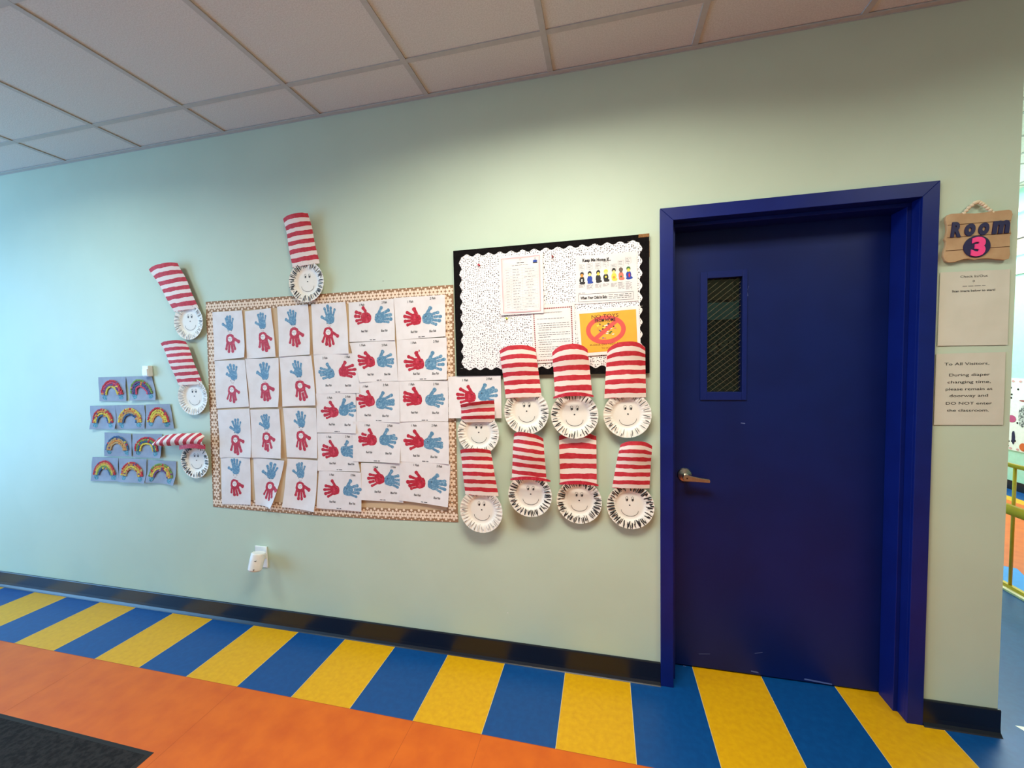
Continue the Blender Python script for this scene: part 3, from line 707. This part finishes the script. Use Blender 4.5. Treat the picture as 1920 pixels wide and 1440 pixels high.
GR = 0
plate_face('plate face with leaning striped hat, upper left beside the panel corner', [(285.6,503),(339,491),(374,578),(328,585)], 6.0, (354.6,603), (355.5,637), .002, .0014, .9, seed=1,bulge=.014, arch=.0, topround=.04)
plate_face('plate face highest on the wall, above the top edge of the flower border', [(536,410),(582,399.5),(600,494),(549.5,502)], 6.0, (575.3,528.5), (576.5,566.5), .008, .0026, 1.0, seed=2,bulge=.014, arch=.0, topround=.03)
plate_face('plate face with narrow striped hat, middle one left of the flower border', [(306.5,641),(353,637),(381,720),(336.5,723)], 7.0, (362.5,743.5), (363,777.5), .002, .0012, .9, seed=3,bulge=.014, arch=.0, topround=.04)
plate_face('plate face whose striped hat flops over sideways across a rainbow card', None, 7, (366.5,864), (367,896), .002, .0032, .9, seed=4,
           fold=([(290,829),(299,821),(313,816),(328,813),(345,812),(362,812),(377,811),(384,818)], [(294,836),(306,836),(320,835.5),(335,834),(350,834),(362,834),(374,834),(386,838)]))
plate_face('plate face of the upper row, left end, hat rising over the board', [(938,652),(1004.5,648),(1016,744),(949,747)], 6.0, (987,772), (987,814), .018, .0020, .85, seed=5, bulge=.03, topround=.06)
plate_face('plate face of the upper row, centre, hat with red brim over the notice', [(1036,652),(1101.5,645),(1110.8,742),(1041,744)], 5.02, (1077,778.5), (1077,822), .032, .0026, .62, brim=((1037.5,746),(1113,743)), seed=6, bulge=.03, topround=.10)
plate_face('plate face of the upper row, right end, hat covering the orange poster', [(1139,646),(1208.8,641.5),(1211,745),(1133,747)], 6.0, (1175.8,777.5), (1176,820.5), .018, .0018, .55, seed=7, bulge=.03, topround=.10, smile=.2)
plate_face('plate face with short crumpled striped hat over the last handprint paper', [(866,758),(928.5,750),(928.5,791),(866,792)], 2.95, (897,812), (898,852), .018, .0018, .5, seed=8, bulge=.025, topround=.0)
plate_face('plate face lowest on the left, beside the bottom right border corner', [(865,840),(921,840),(935,930),(873,927)], 6.0, (902.5,957.5), (903,998), .030, .0011, .8, seed=9, bulge=.022, topround=.03)
plate_face('plate face of the lower row with brimmed hat tucked under the upper row left plate', [(965,806),(1019,815),(1025,901),(960,894)], 5.95, (993.8,928), (994,968.5), .038, .0030, .9, brim=((957,899),(1032,902)), seed=10, bulge=.035, topround=.07, smile=.1)
plate_face('plate face of the lower row, directly below the red brimmed centre hat', [(1048,813),(1118,813),(1119,908),(1050.5,908)], 5.02, (1085.8,940), (1086,981), .006, .0030, 1.0, brim=((1049,907),(1122,910)), seed=11, bulge=.010, uplift=-.004, topround=.05)
plate_face('plate face of the lower row nearest the blue door frame', [(1163,825),(1222,827),(1217.5,915),(1147.5,914)], 6.0, (1181.7,949), (1181.7,991), .008, .0032, 1.0, seed=12, bulge=.035, topround=.09, smile=-.1)

# ================================================================== CEREAL RAINBOW CARDS
CER = {'r': mat('cereal_red', rgb(206, 62, 70), .8), 'y': mat('cereal_yellow', rgb(232, 214, 90), .8), 'o': mat('cereal_orange', rgb(228, 158, 84), .8),
       'g': mat('cereal_green', rgb(130, 165, 84), .8), 'b': mat('cereal_blue', rgb(66, 106, 150), .8), 'p': mat('cereal_purple', rgb(120, 86, 140), .8), 't': mat('cereal_tan', rgb(200, 170, 120), .8), 'k': mat('cereal_pink', rgb(220, 90, 120), .8)}
CN = {'r': 'red', 'y': 'yellow', 'o': 'orange', 'g': 'green', 'b': 'blue', 'p': 'purple', 't': 'tan', 'k': 'pink'}
cards = [
 ([(184.3,707.3),(235.7,706),(238.5,752),(188,752)], 'rkpy', 'top row, left one'),
 ([(236,706),(284.5,705),(296.5,750),(245.7,751)], 'gpbk', 'top row, right one'),
 ([(169,761),(216,760),(219.5,804.5),(171.7,804.5)], 'royb', 'second row, left end'),
 ([(216,759.6),(271,759),(274.5,803.5),(219.5,804.5)], 'yotb', 'second row, middle'),
 ([(273.6,758.4),(318.8,757.5),(327.8,803.5),(274.5,803.8)], 'ryyo', 'second row, right end'),
 ([(196,810.7),(245.7,813),(248.4,855.5),(197.3,855)], 'btot', 'third row, left one'),
 ([(248.4,813),(304.3,813.8),(304.3,858.5),(251,857)], 'rgby', 'third row, under the flopping hat'),
 ([(173.8,856.8),(222,858.5),(224,902),(171.3,901.5)], 'roygb', 'bottom row, left end'),
 ([(223,859),(275.5,860.7),(274.5,905.8),(224,902.8)], 'royt', 'bottom row, middle'),
 ([(276.4,861.8),(330.5,864.9),(330.5,909),(276.4,903.7)], 'goyp', 'bottom row, right end'),
]
def torus(g, c, R1, R2, mt, n=8, k=5):
    pts = []
    for i in range(n):
        a = 2*PI*i/n
        for j in range(k):
            b = 2*PI*j/k; rr = R1+R2*math.cos(b); pts.append((c[0]+rr*math.cos(a), c[1]+R2*math.sin(b), c[2]+rr*math.sin(a)))
    g.mesh(pts, [(i*k+j, ((i+1) % n)*k+j, ((i+1) % n)*k+(j+1) % k, i*k+(j+1) % k) for i in range(n) for j in range(k)], mt)
for k, (q, bands, where) in enumerate(cards):
    R = random.Random(500+k)
    sh = Sheet(q, base=.004+.0012*(k % 3), curl=(0, 0, .014 if k in (1, 6, 8, 9) else .005, .004), wob=.009, seed=k+5)
    o = sh.mesh('rainbow_card', CARD, 8, 8)
    tag(o, 'blue card, cereal rainbow %s outside and %s inside, %s' % (CN[bands[0]], CN[bands[-1]], where), 'rainbow artwork', 'cereal rainbow cards')
    R0 = sh.w*.385; st = .0125 if len(bands) < 5 else .0105; cu, cv = .5, .74; yk = .58*sh.h/R0
    for bi, bc in enumerate(bands):
        g = G(); rr = R0-bi*st; n = int(PI*rr*1.0/.0105)
        for i in range(n+1):
            a = PI*(.03+.94*i/n)+R.uniform(-.02, .02); r2 = rr+R.uniform(-.0012, .0012)
            P = sh.p(cu+r2*math.cos(a)/sh.w, cv-r2*yk*math.sin(a)/sh.h, .003+R.uniform(0, .003))
            mt = CER[bc] if R.random() < .82 else CER[R.choice('otyrp')]
            torus(g, P, .0042, .0027, mt)
        g.build('cereal_arc', o, smooth=True)
    for sx in (-1, 1):
        a = Art(sh, .001)
        for z in range(3): a.circle(cu+sx*(R0-st*1.5+R.uniform(-.006, .006))/sh.w, cv+.08+R.uniform(-.03, .05),   .016, TEALP, 12, ry=.013, rnd=.2)
        a.build('painted_cloud', o)

# small white wall clip by the cards
A = at(272.5, 706, -.012); B_ = at(282.5, 685.5, -.012)
g = G(); g.box(A.x, B_.x, -.028, -.001, A.z, B_.z, WHITE); o = g.build('wall_clip', bevel=.003)
tag(o, 'small white plastic clip fixed to the wall above the top rainbow cards', 'clip')
g = G(); g.box(A.x+.004, B_.x-.004, -.032, -.028, A.z+.006, B_.z-.02, WHITE); g.build('clip_face', o, bevel=.001)

# ================================================================== PLUG-IN DEVICE
pc0, pc1 = at(480.5, 1062, -.004), at(500.5, 1025, -.004)
g = G(); g.box(pc0.x, pc1.x, -.007, -.0005, pc0.z, pc1.z, WHITE); o = g.build('wall_outlet', bevel=.003)
tag(o, 'white wall outlet cover plate low on the wall behind the air freshener', 'outlet')
ta, tb = at(485, 1036, -.050), at(477.5, 1070, -.075)
t = tag(empty('air_freshener', (tb.x, -.06, tb.z)), 'white cylindrical plug-in air freshener in the wall outlet under the panel', 'air freshener')
ax = (ta-tb).normalized()
g = G(); prof = [(0, .0), (.030, 0), (.036, .008), (.0375, .06), (.0365, (ta-tb).length-.006), (.034, (ta-tb).length), (0, (ta-tb).length)]
n = 32; qd = ax.to_track_quat('Z', 'Y'); Xa, Ya = qd @ Vector((1, 0, 0)), qd @ Vector((0, 1, 0)); pts = []
for r_, z_ in prof:
    for i in range(n): pts.append(tb+ax*z_+(Xa*math.cos(2*PI*i/n)+Ya*math.sin(2*PI*i/n))*max(r_, .0005))
g.mesh(pts, [(j*n+i, j*n+(i+1) % n, (j+1)*n+(i+1) % n, (j+1)*n+i) for j in range(len(prof)-1) for i in range(n)], WHITE); g.build('body', t, smooth=False, bevel=.0)
g = G(); mp = (ta+tb)/2
g.box(mp.x-.012, mp.x+.012, -.045, -.0072, mp.z-.005, mp.z+.022, WHITE); g.build('plug', t, bevel=.002)
g = G(); fr = (CAM-mp); fr.z = 0; fr.normalize(); sd = Vector((0, 0, 1)).cross(fr)
c_ = tb+ax*.022+fr*.0373-sd*.010; g.sphere(c_, .0045, LGREY, 10, 6); g.build('button', t, smooth=True)
g = G(); c_ = tb+ax*.068+fr*.0365-sd*.012; g.box(c_.x-.008, c_.x+.006, c_.y-.002, c_.y+.004, c_.z-.001, c_.z+.001, GREY); g.build('vent_slot', t)

# ================================================================== BULLETIN BOARD
bx0, bx1, bz0, bz1 = .727, 1.644, 1.455, 2.070; YB = -.018
t = tag(empty('bulletin_board', (bx0, 0, bz0)), 'black felt bulletin board lined with black dotted white scalloped paper', 'bulletin board')
g = G(); g.box(bx0, bx1, YB, -.0006, bz0, bz1, FELT)
g.box(bx1-.045, bx1+.001, YB-.0012, YB, bz1-.014, bz1+.001, CORK); g.box(bx1-.001, bx1+.002, YB+.003, -.004, bz1-.10, bz1-.03, CORK)
g.build('board', t, bevel=.001)
# scalloped dotted liner
sx0, sx1, sz0, sz1 = bx0+.042, bx1-.042, bz0+.040, bz1-.036
pts = []
def scal(p, q, n, out):
    for i in range(n):
        for j in range(6):
            f = (i+j/6)/n; h_ = .0065*(1-math.cos(2*PI*j/6))
            pts.append((p[0]+(q[0]-p[0])*f+out[0]*h_, p[1]+(q[1]-p[1])*f+out[1]*h_))
scal((sx0, sz0), (sx1, sz0), 15, (0, -1)); scal((sx1, sz0), (sx1, sz1), 10, (1, 0)); scal((sx1, sz1), (sx0, sz1), 15, (0, 1)); scal((sx0, sz1), (sx0, sz0), 10, (-1, 0))
g = G(); n = len(pts); cx_, cz_ = (sx0+sx1)/2, (sz0+sz1)/2
inner = [(min(max(x, sx0+.004), sx1-.004), min(max(z, sz0+.004), sz1-.004)) for x, z in pts]
g.mesh([(x, YB-.0018, z) for x, z in pts]+[(x, YB-.0018, z) for x, z in inner]+[(cx_, YB-.0018, cz_)], [(i, (i+1) % n, n+(i+1) % n, n+i) for i in range(n)]+[(n+i, n+(i+1) % n, 2*n) for i in range(n)], DOTS)
g.build('dotted_liner', t)
for (x, y) in [(868, 483), (966, 473.5), (1028, 469), (1179, 453), (865, 589), (1202, 574), (1205, 650), (866, 691), (1030, 685.5)]:
    c_ = at(x, y, YB-.001); g = G(); g.box(c_.x-.006, c_.x+.006, YB-.0022, YB-.0004, c_.z-.0008+.0, c_.z+.0008, LGREY); g.build('staple', t)

def poster(name, q, base, label, cat, mt=PAPER, **kw):
    sh = Sheet(q, base=base, **kw); o = sh.mesh(name, mt, 8, 8); tag(o, label, cat); return sh, o
# calendar
B0 = -YB+.004
def Z1(x, y): return (840+x/4.967, 430+y/4.966)
sh, o = poster('newsletter_sheet', [Z1(470, 262), Z1(880, 220), Z1(893, 778), Z1(495, 800)], B0+.004, 'pink bordered schedule sheet pinned at the top middle of the dotted board', 'notice', curl=(0, 0, .004, .004))
a = Art(sh, .0008)
a.frame(.065, .035, .93, .965, .0028, PINKL); a.frame(.09, .05, .905, .95, .0008, PINKL)
a.build('printed_border', o)
a = Art(sh, .0008)
a.ring(.5, .07, .004, .001, GREY, 10)
a.words(.42, .58, .125, .0030, INK, 1); a.words(.30, .67, .165, .0018, GREY, 2)
a.circle(.83, .12, .011, ROYAL, 12, ry=.006); a.rect(.78, .135, .88, .155, INK, 1); a.line([(.80, .12), (.83, .06), (.86, .12)], .001, INK)
R = random.Random(3)
for i in range(16):
    v = .21+.046*i; a.line([(.12, v), (.88, v)], .0004, LGREY)
    if i < 15: a.words(.15, .24, v+.024, .0012, GREY, i); a.words(.31, .31+R.uniform(.12, .19), v+.024, .0015, INK, i+20); l_ = R.uniform(.08, .3); a.words(.70-l_/2, .70+l_/2, v+.024, .0014, GREY, i+50)
for u in (.12, .27, .53, .88): a.line([(u, .21), (u, .9)], .0004, LGREY)
a.words(.35, .65, .925, .001, GREY, 5)
a.build('printed_schedule', o)
# mission statement
sh, o = poster('mission_statement_sheet', [Z1(770, 705), Z1(1175, 678), Z1(1195, 1230), Z1(800, 1248)], B0+.001, 'white statement sheet framed by maroon dots, between the schedule and orange poster', 'notice')
a = Art(sh, .0008)
for i in range(22):
    f = i/21; a.circle(.06+.87*f, .075, .0034, MAROON, 7); a.circle(.06+.87*f, .955, .0034, MAROON, 7)
for i in range(28):
    f = i/27; a.circle(.06, .075+.88*f, .0034, MAROON, 7); a.circle(.93, .075+.88*f, .0034, MAROON, 7)
a.build('dotted_border', o)
a = Art(sh, .0008)
a.text('MISSION STATEMENT', .5, .155, .0042, INK, .09); a.build('sheet_title', o); a = Art(sh, .0008); a.words(.13, .75, .25, .0018, INK, 3)
v = .33
for para in (4, 3, 3, 3, 2):
    for j in range(para): a.words(.16 if j else .13, .88 if j < para-1 else .45, v, .0017, INK, int(v*100)); v += .036
    v += .014
a.build('printed_text', o)
# keep me home poster
def Z2(x, y): return (1040+x/9.6, 430+y/9.6)
sh, o = poster('sick_child_poster', [Z2(380, 490), Z2(1470, 395), Z2(1500, 1290), Z2(375, 1350)], B0, 'white poster of seven cartoon children telling when to keep a sick child home', 'poster')
a = Art(sh, .0009)
a.text('Keep Me Home If...', .35, .135, .014, INK, .128, bold=.045, slope=-.03); a.build('poster_title', o); a = Art(sh, .0009)
a.text('When Your Child is Sick:', .30, .905, .0125, INK, .118, bold=.045); a.build('poster_title', o); a = Art(sh, .0009)
a.frame(.05, .80, .93, .955, .0011, INK)
for j in range(3): a.words(.54, .9, .84+.035*j, .0018, INK, 70+j)
a.words(.05, .16, .775, .0016, GREY, 9)
a.build('poster_text', o)
a = Art(sh, .0009)
us = [.105, .235, .375, .50, .63, .745, .865]
for i, u in enumerate(us):
    up = [.21, .20, .20, .16, .25, .19, .14][i]
    a.frame(u-.045, up-.03, u+.045, up+.085, .0006, GREY)
    for j in range(3): a.words(u-.035, u+.035, up-.008+.03*j, .0015, GREY, i*5+j)
    a.line([(u-.005, up+.085), (u+.01, up+.12)], .0008, GREY)
    for j in range([3, 5, 4, 3, 4, 7, 8][i]): a.words(u-.05, u+.05, .61+.021*j-.01*(i > 4), .0012, GREY, i*9+j)
a.build('speech_boxes', o)
HAIRC = [INK, INK, INK, LEMON, INK, SKIN3, GREEN]; FACEC = [SKIN1, SKIN2, LEMON, SKIN2, SKIN2, SKIN3, LEMON]; BODY = [INK, ROYAL, INK, INK, LEMON, CORAL, ROYAL]
for i, u in enumerate(us):
    a = Art(sh, .0009); y = .39-.006*i*1.2
    a.circle(u, y+.11, .0115, BODY[i], 16, ry=.017, rnd=.06); a.e = .00095; a.circle(u+.01, y+.175, .0135, BODY[i], 12, ry=.007, rnd=.15)
    a.e = .0011; a.circle(u, y-.012, .0090, HAIRC[i], 14, ry=.0098, rnd=.06)
    a.e = .0013; a.circle(u, y+.018, .0066, FACEC[i], 12, ry=.0078)
    if i == 0: a.circle(u, y-.03, .0075, INK, 12, ry=.0035); a.rect(u-.010, y+.09, u+.010, y+.15, PAPER, 2)
    if i == 2: a.e = .0014; a.ring(u-.014, y+.012, .0022, .0006, INK, 8); a.ring(u+.014, y+.012, .0022, .0006, INK, 8)
    if i == 3: a.circle(u, y+.10, .005, LEMON, 8)
    if i == 4: a.circle(u, y+.13, .006, SKIN1, 8)
    if i == 5: a.circle(u, y+.13, .0045, GREEN, 8)
    if i == 6: a.circle(u+.012, y+.12, .004, RED, 10, ry=.010)
    a.build('cartoon_child', o)
# no toys poster
def Z3(x, y): return (980+x/8, 560+y/8)
sh, o = poster('no_toys_poster', [Z3(800, 185), Z3(1745, 105), Z3(1775, 800), Z3(850, 870)], B0+.003, 'orange poster forbidding toys from home, half hidden by two striped hats', 'poster')
a = Art(sh, .0008); a.rect(.05, .07, .95, .93, ORPOST, 8); op = a.build('orange_print', o)
a = Art(sh, .0012); a.text('NO TOYS', .46, .20, .0165, INK, .118, bold=.0); a.build('poster_title', o); a = Art(sh, .0012); a.text('PLEASE DO NOT BRING', .49, .79, .0075, INK, .165); a.text('TO SCHOOL', .5, .87, .0075, INK, .07); a.build('poster_text', o); a = Art(sh, .0012)
a.e = .0018; a.text('FROM HOME', .46, .285, .0155, INK, .090, bold=.02)
a.build('poster_title', o)
a = Art(sh, .0012); a.ring(.46, .46, .078, .020, REDSIGN, 48, ry=.055); a.build('prohibition_sign', o); a = Art(sh, .00135); a.line([(.46-.055/sh.w, .46+.042/sh.h), (.46+.055/sh.w, .46-.042/sh.h)], .018, REDSIGN); a.build('prohibition_slash', o)
a = Art(sh, .0011); R = random.Random(5)
for i in range(34):
    th, rr = R.uniform(0, 2*PI), R.uniform(.2, .85); u, v = .46+rr*.068*math.cos(th)/sh.w, .46+rr*.045*math.sin(th)/sh.h
    a.circle(u, v, R.uniform(.003, .007), R.choice([LEMON, INK, GREEN, ROYAL, SKIN3, CORAL, PAPER, GREY]), 7, ry=R.uniform(.002, .005), rnd=.25)
a.build('toy_pictures', o)
# push pins
for (x, y, mt, lab) in [(898, 497, RED, 'red push pin at the upper left of the dotted liner'), (1036, 481, MAROON, 'maroon push pin right of the schedule sheet'), (950, 597, mat('lime', rgb(190, 200, 50), .4), 'lime push pin just under the schedule sheet')]:
    c_ = at(x, y, YB-.008); g = G(); g.tube((c_.x, YB-.002, c_.z), (c_.x, YB-.006, c_.z), .0045, mt, 12); g.tube((c_.x, YB-.006, c_.z), (c_.x, YB-.016, c_.z), .0025, mt, 10); g.tube((c_.x, YB-.016, c_.z), (c_.x, YB-.019, c_.z), .004, mt, 12)
    tag(g.build('push_pin'), lab, 'pin')

# ================================================================== SHEETS AND SIGN RIGHT OF THE DOOR
sh = Sheet([(1763, 511), (1894, 504.8), (1889, 646.5), (1757.7, 648.5)], base=.003, wob=.001)
o = sh.mesh('check_in_sheet', SHEETP); tag(o, 'pale check in sheet taped to the wall right under the wooden room sign', 'notice')
a = Art(sh, .0007)
a.text('Check In/Out', .49, .085, .0085, INK, .085); a.build('sheet_title', o); a = Art(sh, .0007); a.ring(.49, .135, .003, .0012, INK, 10); a.line([(.49, .155), (.49, .16)], .001, INK); a.words(.33, .66, .20, .0018, GREY, 4)
a.text('Scan image below to start!', .49, .275, .0075, INK, .135, bold=.02); a.build('printed_text', o)
sh = Sheet([(1755.3, 663.5), (1885.5, 660), (1880.8, 796.7), (1750.8, 796.7)], base=.003, wob=.001, seed=4)
o = sh.mesh('visitor_notice', SHEETP); tag(o, 'pale notice to all visitors about diaper changing, lowest sheet beside the door', 'notice')
a = Art(sh, .0007); k_ = .0098
for tx, uc, v, u0, u1 in [('To All Visitors,', 0, .165, .125, .775), ('During diaper', 0, .318, .20, .79), ('changing time,', 0, .417, .18, .805), ('please remain at', 0, .515, .155, .83), ('doorway and', 0, .607, .215, .77), ('DO NOT enter', 0, .715, .165, .83), ('the classroom.', 0, .813, .185, .79)]:
    a.text(tx, (u0+u1)/2, v, k_*1.05, INK, (u1-u0)*sh.w, bold=.006)
a.build('printed_text', o)
# wooden sign
YW = -.006
def Z6(x, y, Y=YW-.010): return at(1740+x/4.8, 360+y/4.8, Y)
outl = [(180, 205), (215, 195), (300, 190), (420, 192), (540, 180), (660, 165), (730, 158), (755, 168), (765, 200), (752, 250), (744, 300), (746, 350), (752, 375), (738, 400), (742, 450), (736, 500), (742, 560), (730, 600), (690, 612), (620, 605), (540, 596), (470, 600), (420, 610), (370, 598), (320, 605), (250, 628), (190, 635), (155, 620), (138, 580), (140, 540), (158, 490), (163, 450), (148, 425), (160, 400), (172, 350), (170, 300), (158, 255), (162, 225)]
t = tag(empty('room_sign', (Z6(450, 635).x, YW, Z6(450, 635).z)), 'wavy wooden plank sign reading Room 3, hanging above the check in sheet', 'sign')
g = G(); P_ = [Z6(x, y) for x, y in outl]; g.prism([(p.x, p.z) for p in P_], YW-.010, YW, WOOD); g.build('plank_board', t, bevel=.0015)
g = G(); GRO = mat('groove_brown', rgb(96, 62, 34), .8)
for (a0, b0, a1, b1) in [(176, 300, 742, 255), (172, 412, 742, 370), (160, 530, 736, 490)]:
    A, B_ = Z6(a0, b0), Z6(a1, b1); d = Vector((0, -.0006, 0)); n_ = Vector((0, 0, .0011)); g.face([A+d-n_, B_+d-n_, B_+d+n_, A+d+n_], GRO)
g.build('plank_grooves', t)
def letters(tx, p0, p1, hpx0, mt, name, bold=.03, shear=.18, depth=.004):
    vs, fs, W_ = text2d(tx, bold, 4); A = Z6(*p0); B_ = Z6(*p1); hh = hpx0; d = (B_-A)/W_; g = G(); pts = []
    ys_ = [y for x, y in vs]; y0, y1 = min(ys_), max(ys_)
    f_ = lambda x, y: A+d*x+Vector((shear*(y-y0)/(y1-y0)*hh*.5, 0, (y-y0)/(y1-y0)*hh))
    g.mesh([f_(x, y)+Vector((0, -depth, 0)) for x, y in vs], fs, mt)
    ec = {}
    for f in fs:
        for i in range(len(f)): e = (f[i], f[(i+1) % len(f)]); ec[e] = 1
    V0 = [f_(x, y) for x, y in vs]; 
    for (i, j) in ec:
        if (j, i) not in ec: D_ = Vector((0, -depth, 0)); g.face([V0[i], V0[j], V0[j]+D_, V0[i]+D_], mt)
    return g.build(name, t)
hR = (Z6(200, 275)-Z6(200, 408)).length
letters('R', (198, 411), (290, 408), hR*1.02, NAVY, 'letter', .05); letters('o', (318, 402), (412, 394), hR*.83, NAVY, 'letter', .055)
letters('o', (442, 394), (536, 386), hR*.83, NAVY, 'letter', .055); letters('m', (570, 382), (720, 370), hR*.86, NAVY, 'letter', .055)
c_ = Z6(435, 492); rx = (Z6(555, 492)-Z6(315, 492)).length/2; rz = (Z6(435, 395)-Z6(435, 590)).length/2
g = G(); g.prism([(c_.x+rx*math.cos(2*PI*i/36), c_.z+rz*math.sin(2*PI*i/36)) for i in range(36)], YW-.0135, YW-.0095, NAVY); g.build('oval_plaque', t)
letters('3', (372, 585), (498, 578), (Z6(435, 412)-Z6(435, 585)).length, PINK, 'pink_number', .055, .08, .007)
g = G(); path = [Z6(330, 190), Z6(375, 140), Z6(430, 95), Z6(460, 85), Z6(500, 105), Z6(545, 145), Z6(592, 180)]
seg = [(a_, b_) for a_, b_ in zip(path, path[1:])]
for a_, b_ in seg:
    for f in (.0, .5): p = a_.lerp(b_, f); g.sphere((p.x, YW-.006, p.z), .0074, BEAD, 10, 6, (1, .8, .9))
p = path[-1]; g.sphere((p.x, YW-.005, p.z), .0062, BEAD, 8, 5)
g.build('bead_hanger', t, smooth=True)

# wall nicks
g = G(); c_ = at(952, 1149); g.box(c_.x-.003, c_.x+.003, -.001, -.0001, c_.z-.002, c_.z+.001, PAPER); c_ = at(718.5, 527); g.box(c_.x-.002, c_.x+.002, -.002, -.0001, c_.z-.001, c_.z+.001, GREY)
struct(g.build('trim_5'))

# ================================================================== HALL: RAILING AND MURAL
t = tag(empty('railing', (3.965, 1.2, 0)), 'yellow painted metal railing with thick handrail in the bright hall', 'railing')
g = G(); xr = 3.965
g.tube((xr, .3, .80), (xr, 4.6, .80), .014, YPIPE, 14); g.build('top_rail', t, smooth=True)
g = G(); g.tube((xr-.04, .3, .53), (xr-.04, 4.6, .53), .033, YPIPE, 18); g.build('handrail', t, smooth=True)
g = G(); g.box(xr-.012, xr+.012, .3, 4.6, .012, .032, YPIPE); g.build('bottom_rail', t)
yb = 1.235
for k in range(-7, 28):
    y = yb+k*.115
    if .35 < y < 4.6: g = G(); g.tube((xr, y, .03), (xr, y, .80), .0085, YPIPE, 10); g.build('baluster', t, smooth=True)
mz0, mz1 = .44, 1.235; XM = X1-.004
g = G(); g.box(XM-.004, X1-.0005, 2.3, 4.4, mz0, mz1, mat('mural_white', rgb(236, 240, 238), .7))
mu = g.build('wall_mural'); tag(mu, 'white mural board with black dots and scribbled shapes on the far hall wall', 'mural')
R = random.Random(9)
def planeX(px, py, X):
    d = RGT*((px-960)/F)-UPV*((py-720)/F)+FWD; return CAM+d*((X-CAM.x)/d.x)
XF = XM-.005
def disc(g, c, ry, rz, mt, n=14, rnd=0):
    g.mesh([(XF, c.y+ry*math.cos(2*PI*i/n)*(1+R.uniform(-rnd, rnd)), c.z+rz*math.sin(2*PI*i/n)*(1+R.uniform(-rnd, rnd))) for i in range(n)], [tuple(range(n))], mt)
g = G()
for i in range(150): disc(g, Vector((XF, R.uniform(2.33, 4.37), R.uniform(mz0+.03, mz1-.03))), .012, .012, INK, 8)
g.build('black_dots', mu)
XF -= .001
g = G()
disc(g, planeX(1920, 839, XM), .045, .045, mat('mural_orange', rgb(214, 104, 50), .7)); disc(g, planeX(1898, 785, XM), .05, .04, MAGEN); disc(g, planeX(1920, 783, XM), .06, .12, mat('mural_dark', rgb(50, 60, 66), .8, c2=rgb(200, 205, 205), nscale=60), 26, .25)
disc(g, planeX(1901, 820, XM), .02, .075, NAVY, 12, .1); disc(g, planeX(1921, 752, XM), .05, .008, MAROON)
for k in range(9):
    c = Vector((XF, 3.0-k*.08 if k % 2 else 3.9+k*.05, R.uniform(.6, 1.1))); disc(g, c, R.uniform(.02, .05), R.uniform(.02, .06), R.choice([INK, MAGEN, CORAL, ROYAL]), 12, .15)
g.build('painted_shapes', mu)
g = G()
for k in range(26):
    a_ = Vector((XF, 2.36+k*.08, mz1-.03)); disc(g, a_, .018, .012, PINKL, 8); disc(g, Vector((XF, 2.36+k*.08, mz0+.02)), .018, .012, PINKL, 8)
g.build('pink_edge', mu)

for o in list(bpy.data.objects):
    if '_org' in o.keys(): del o['_org']
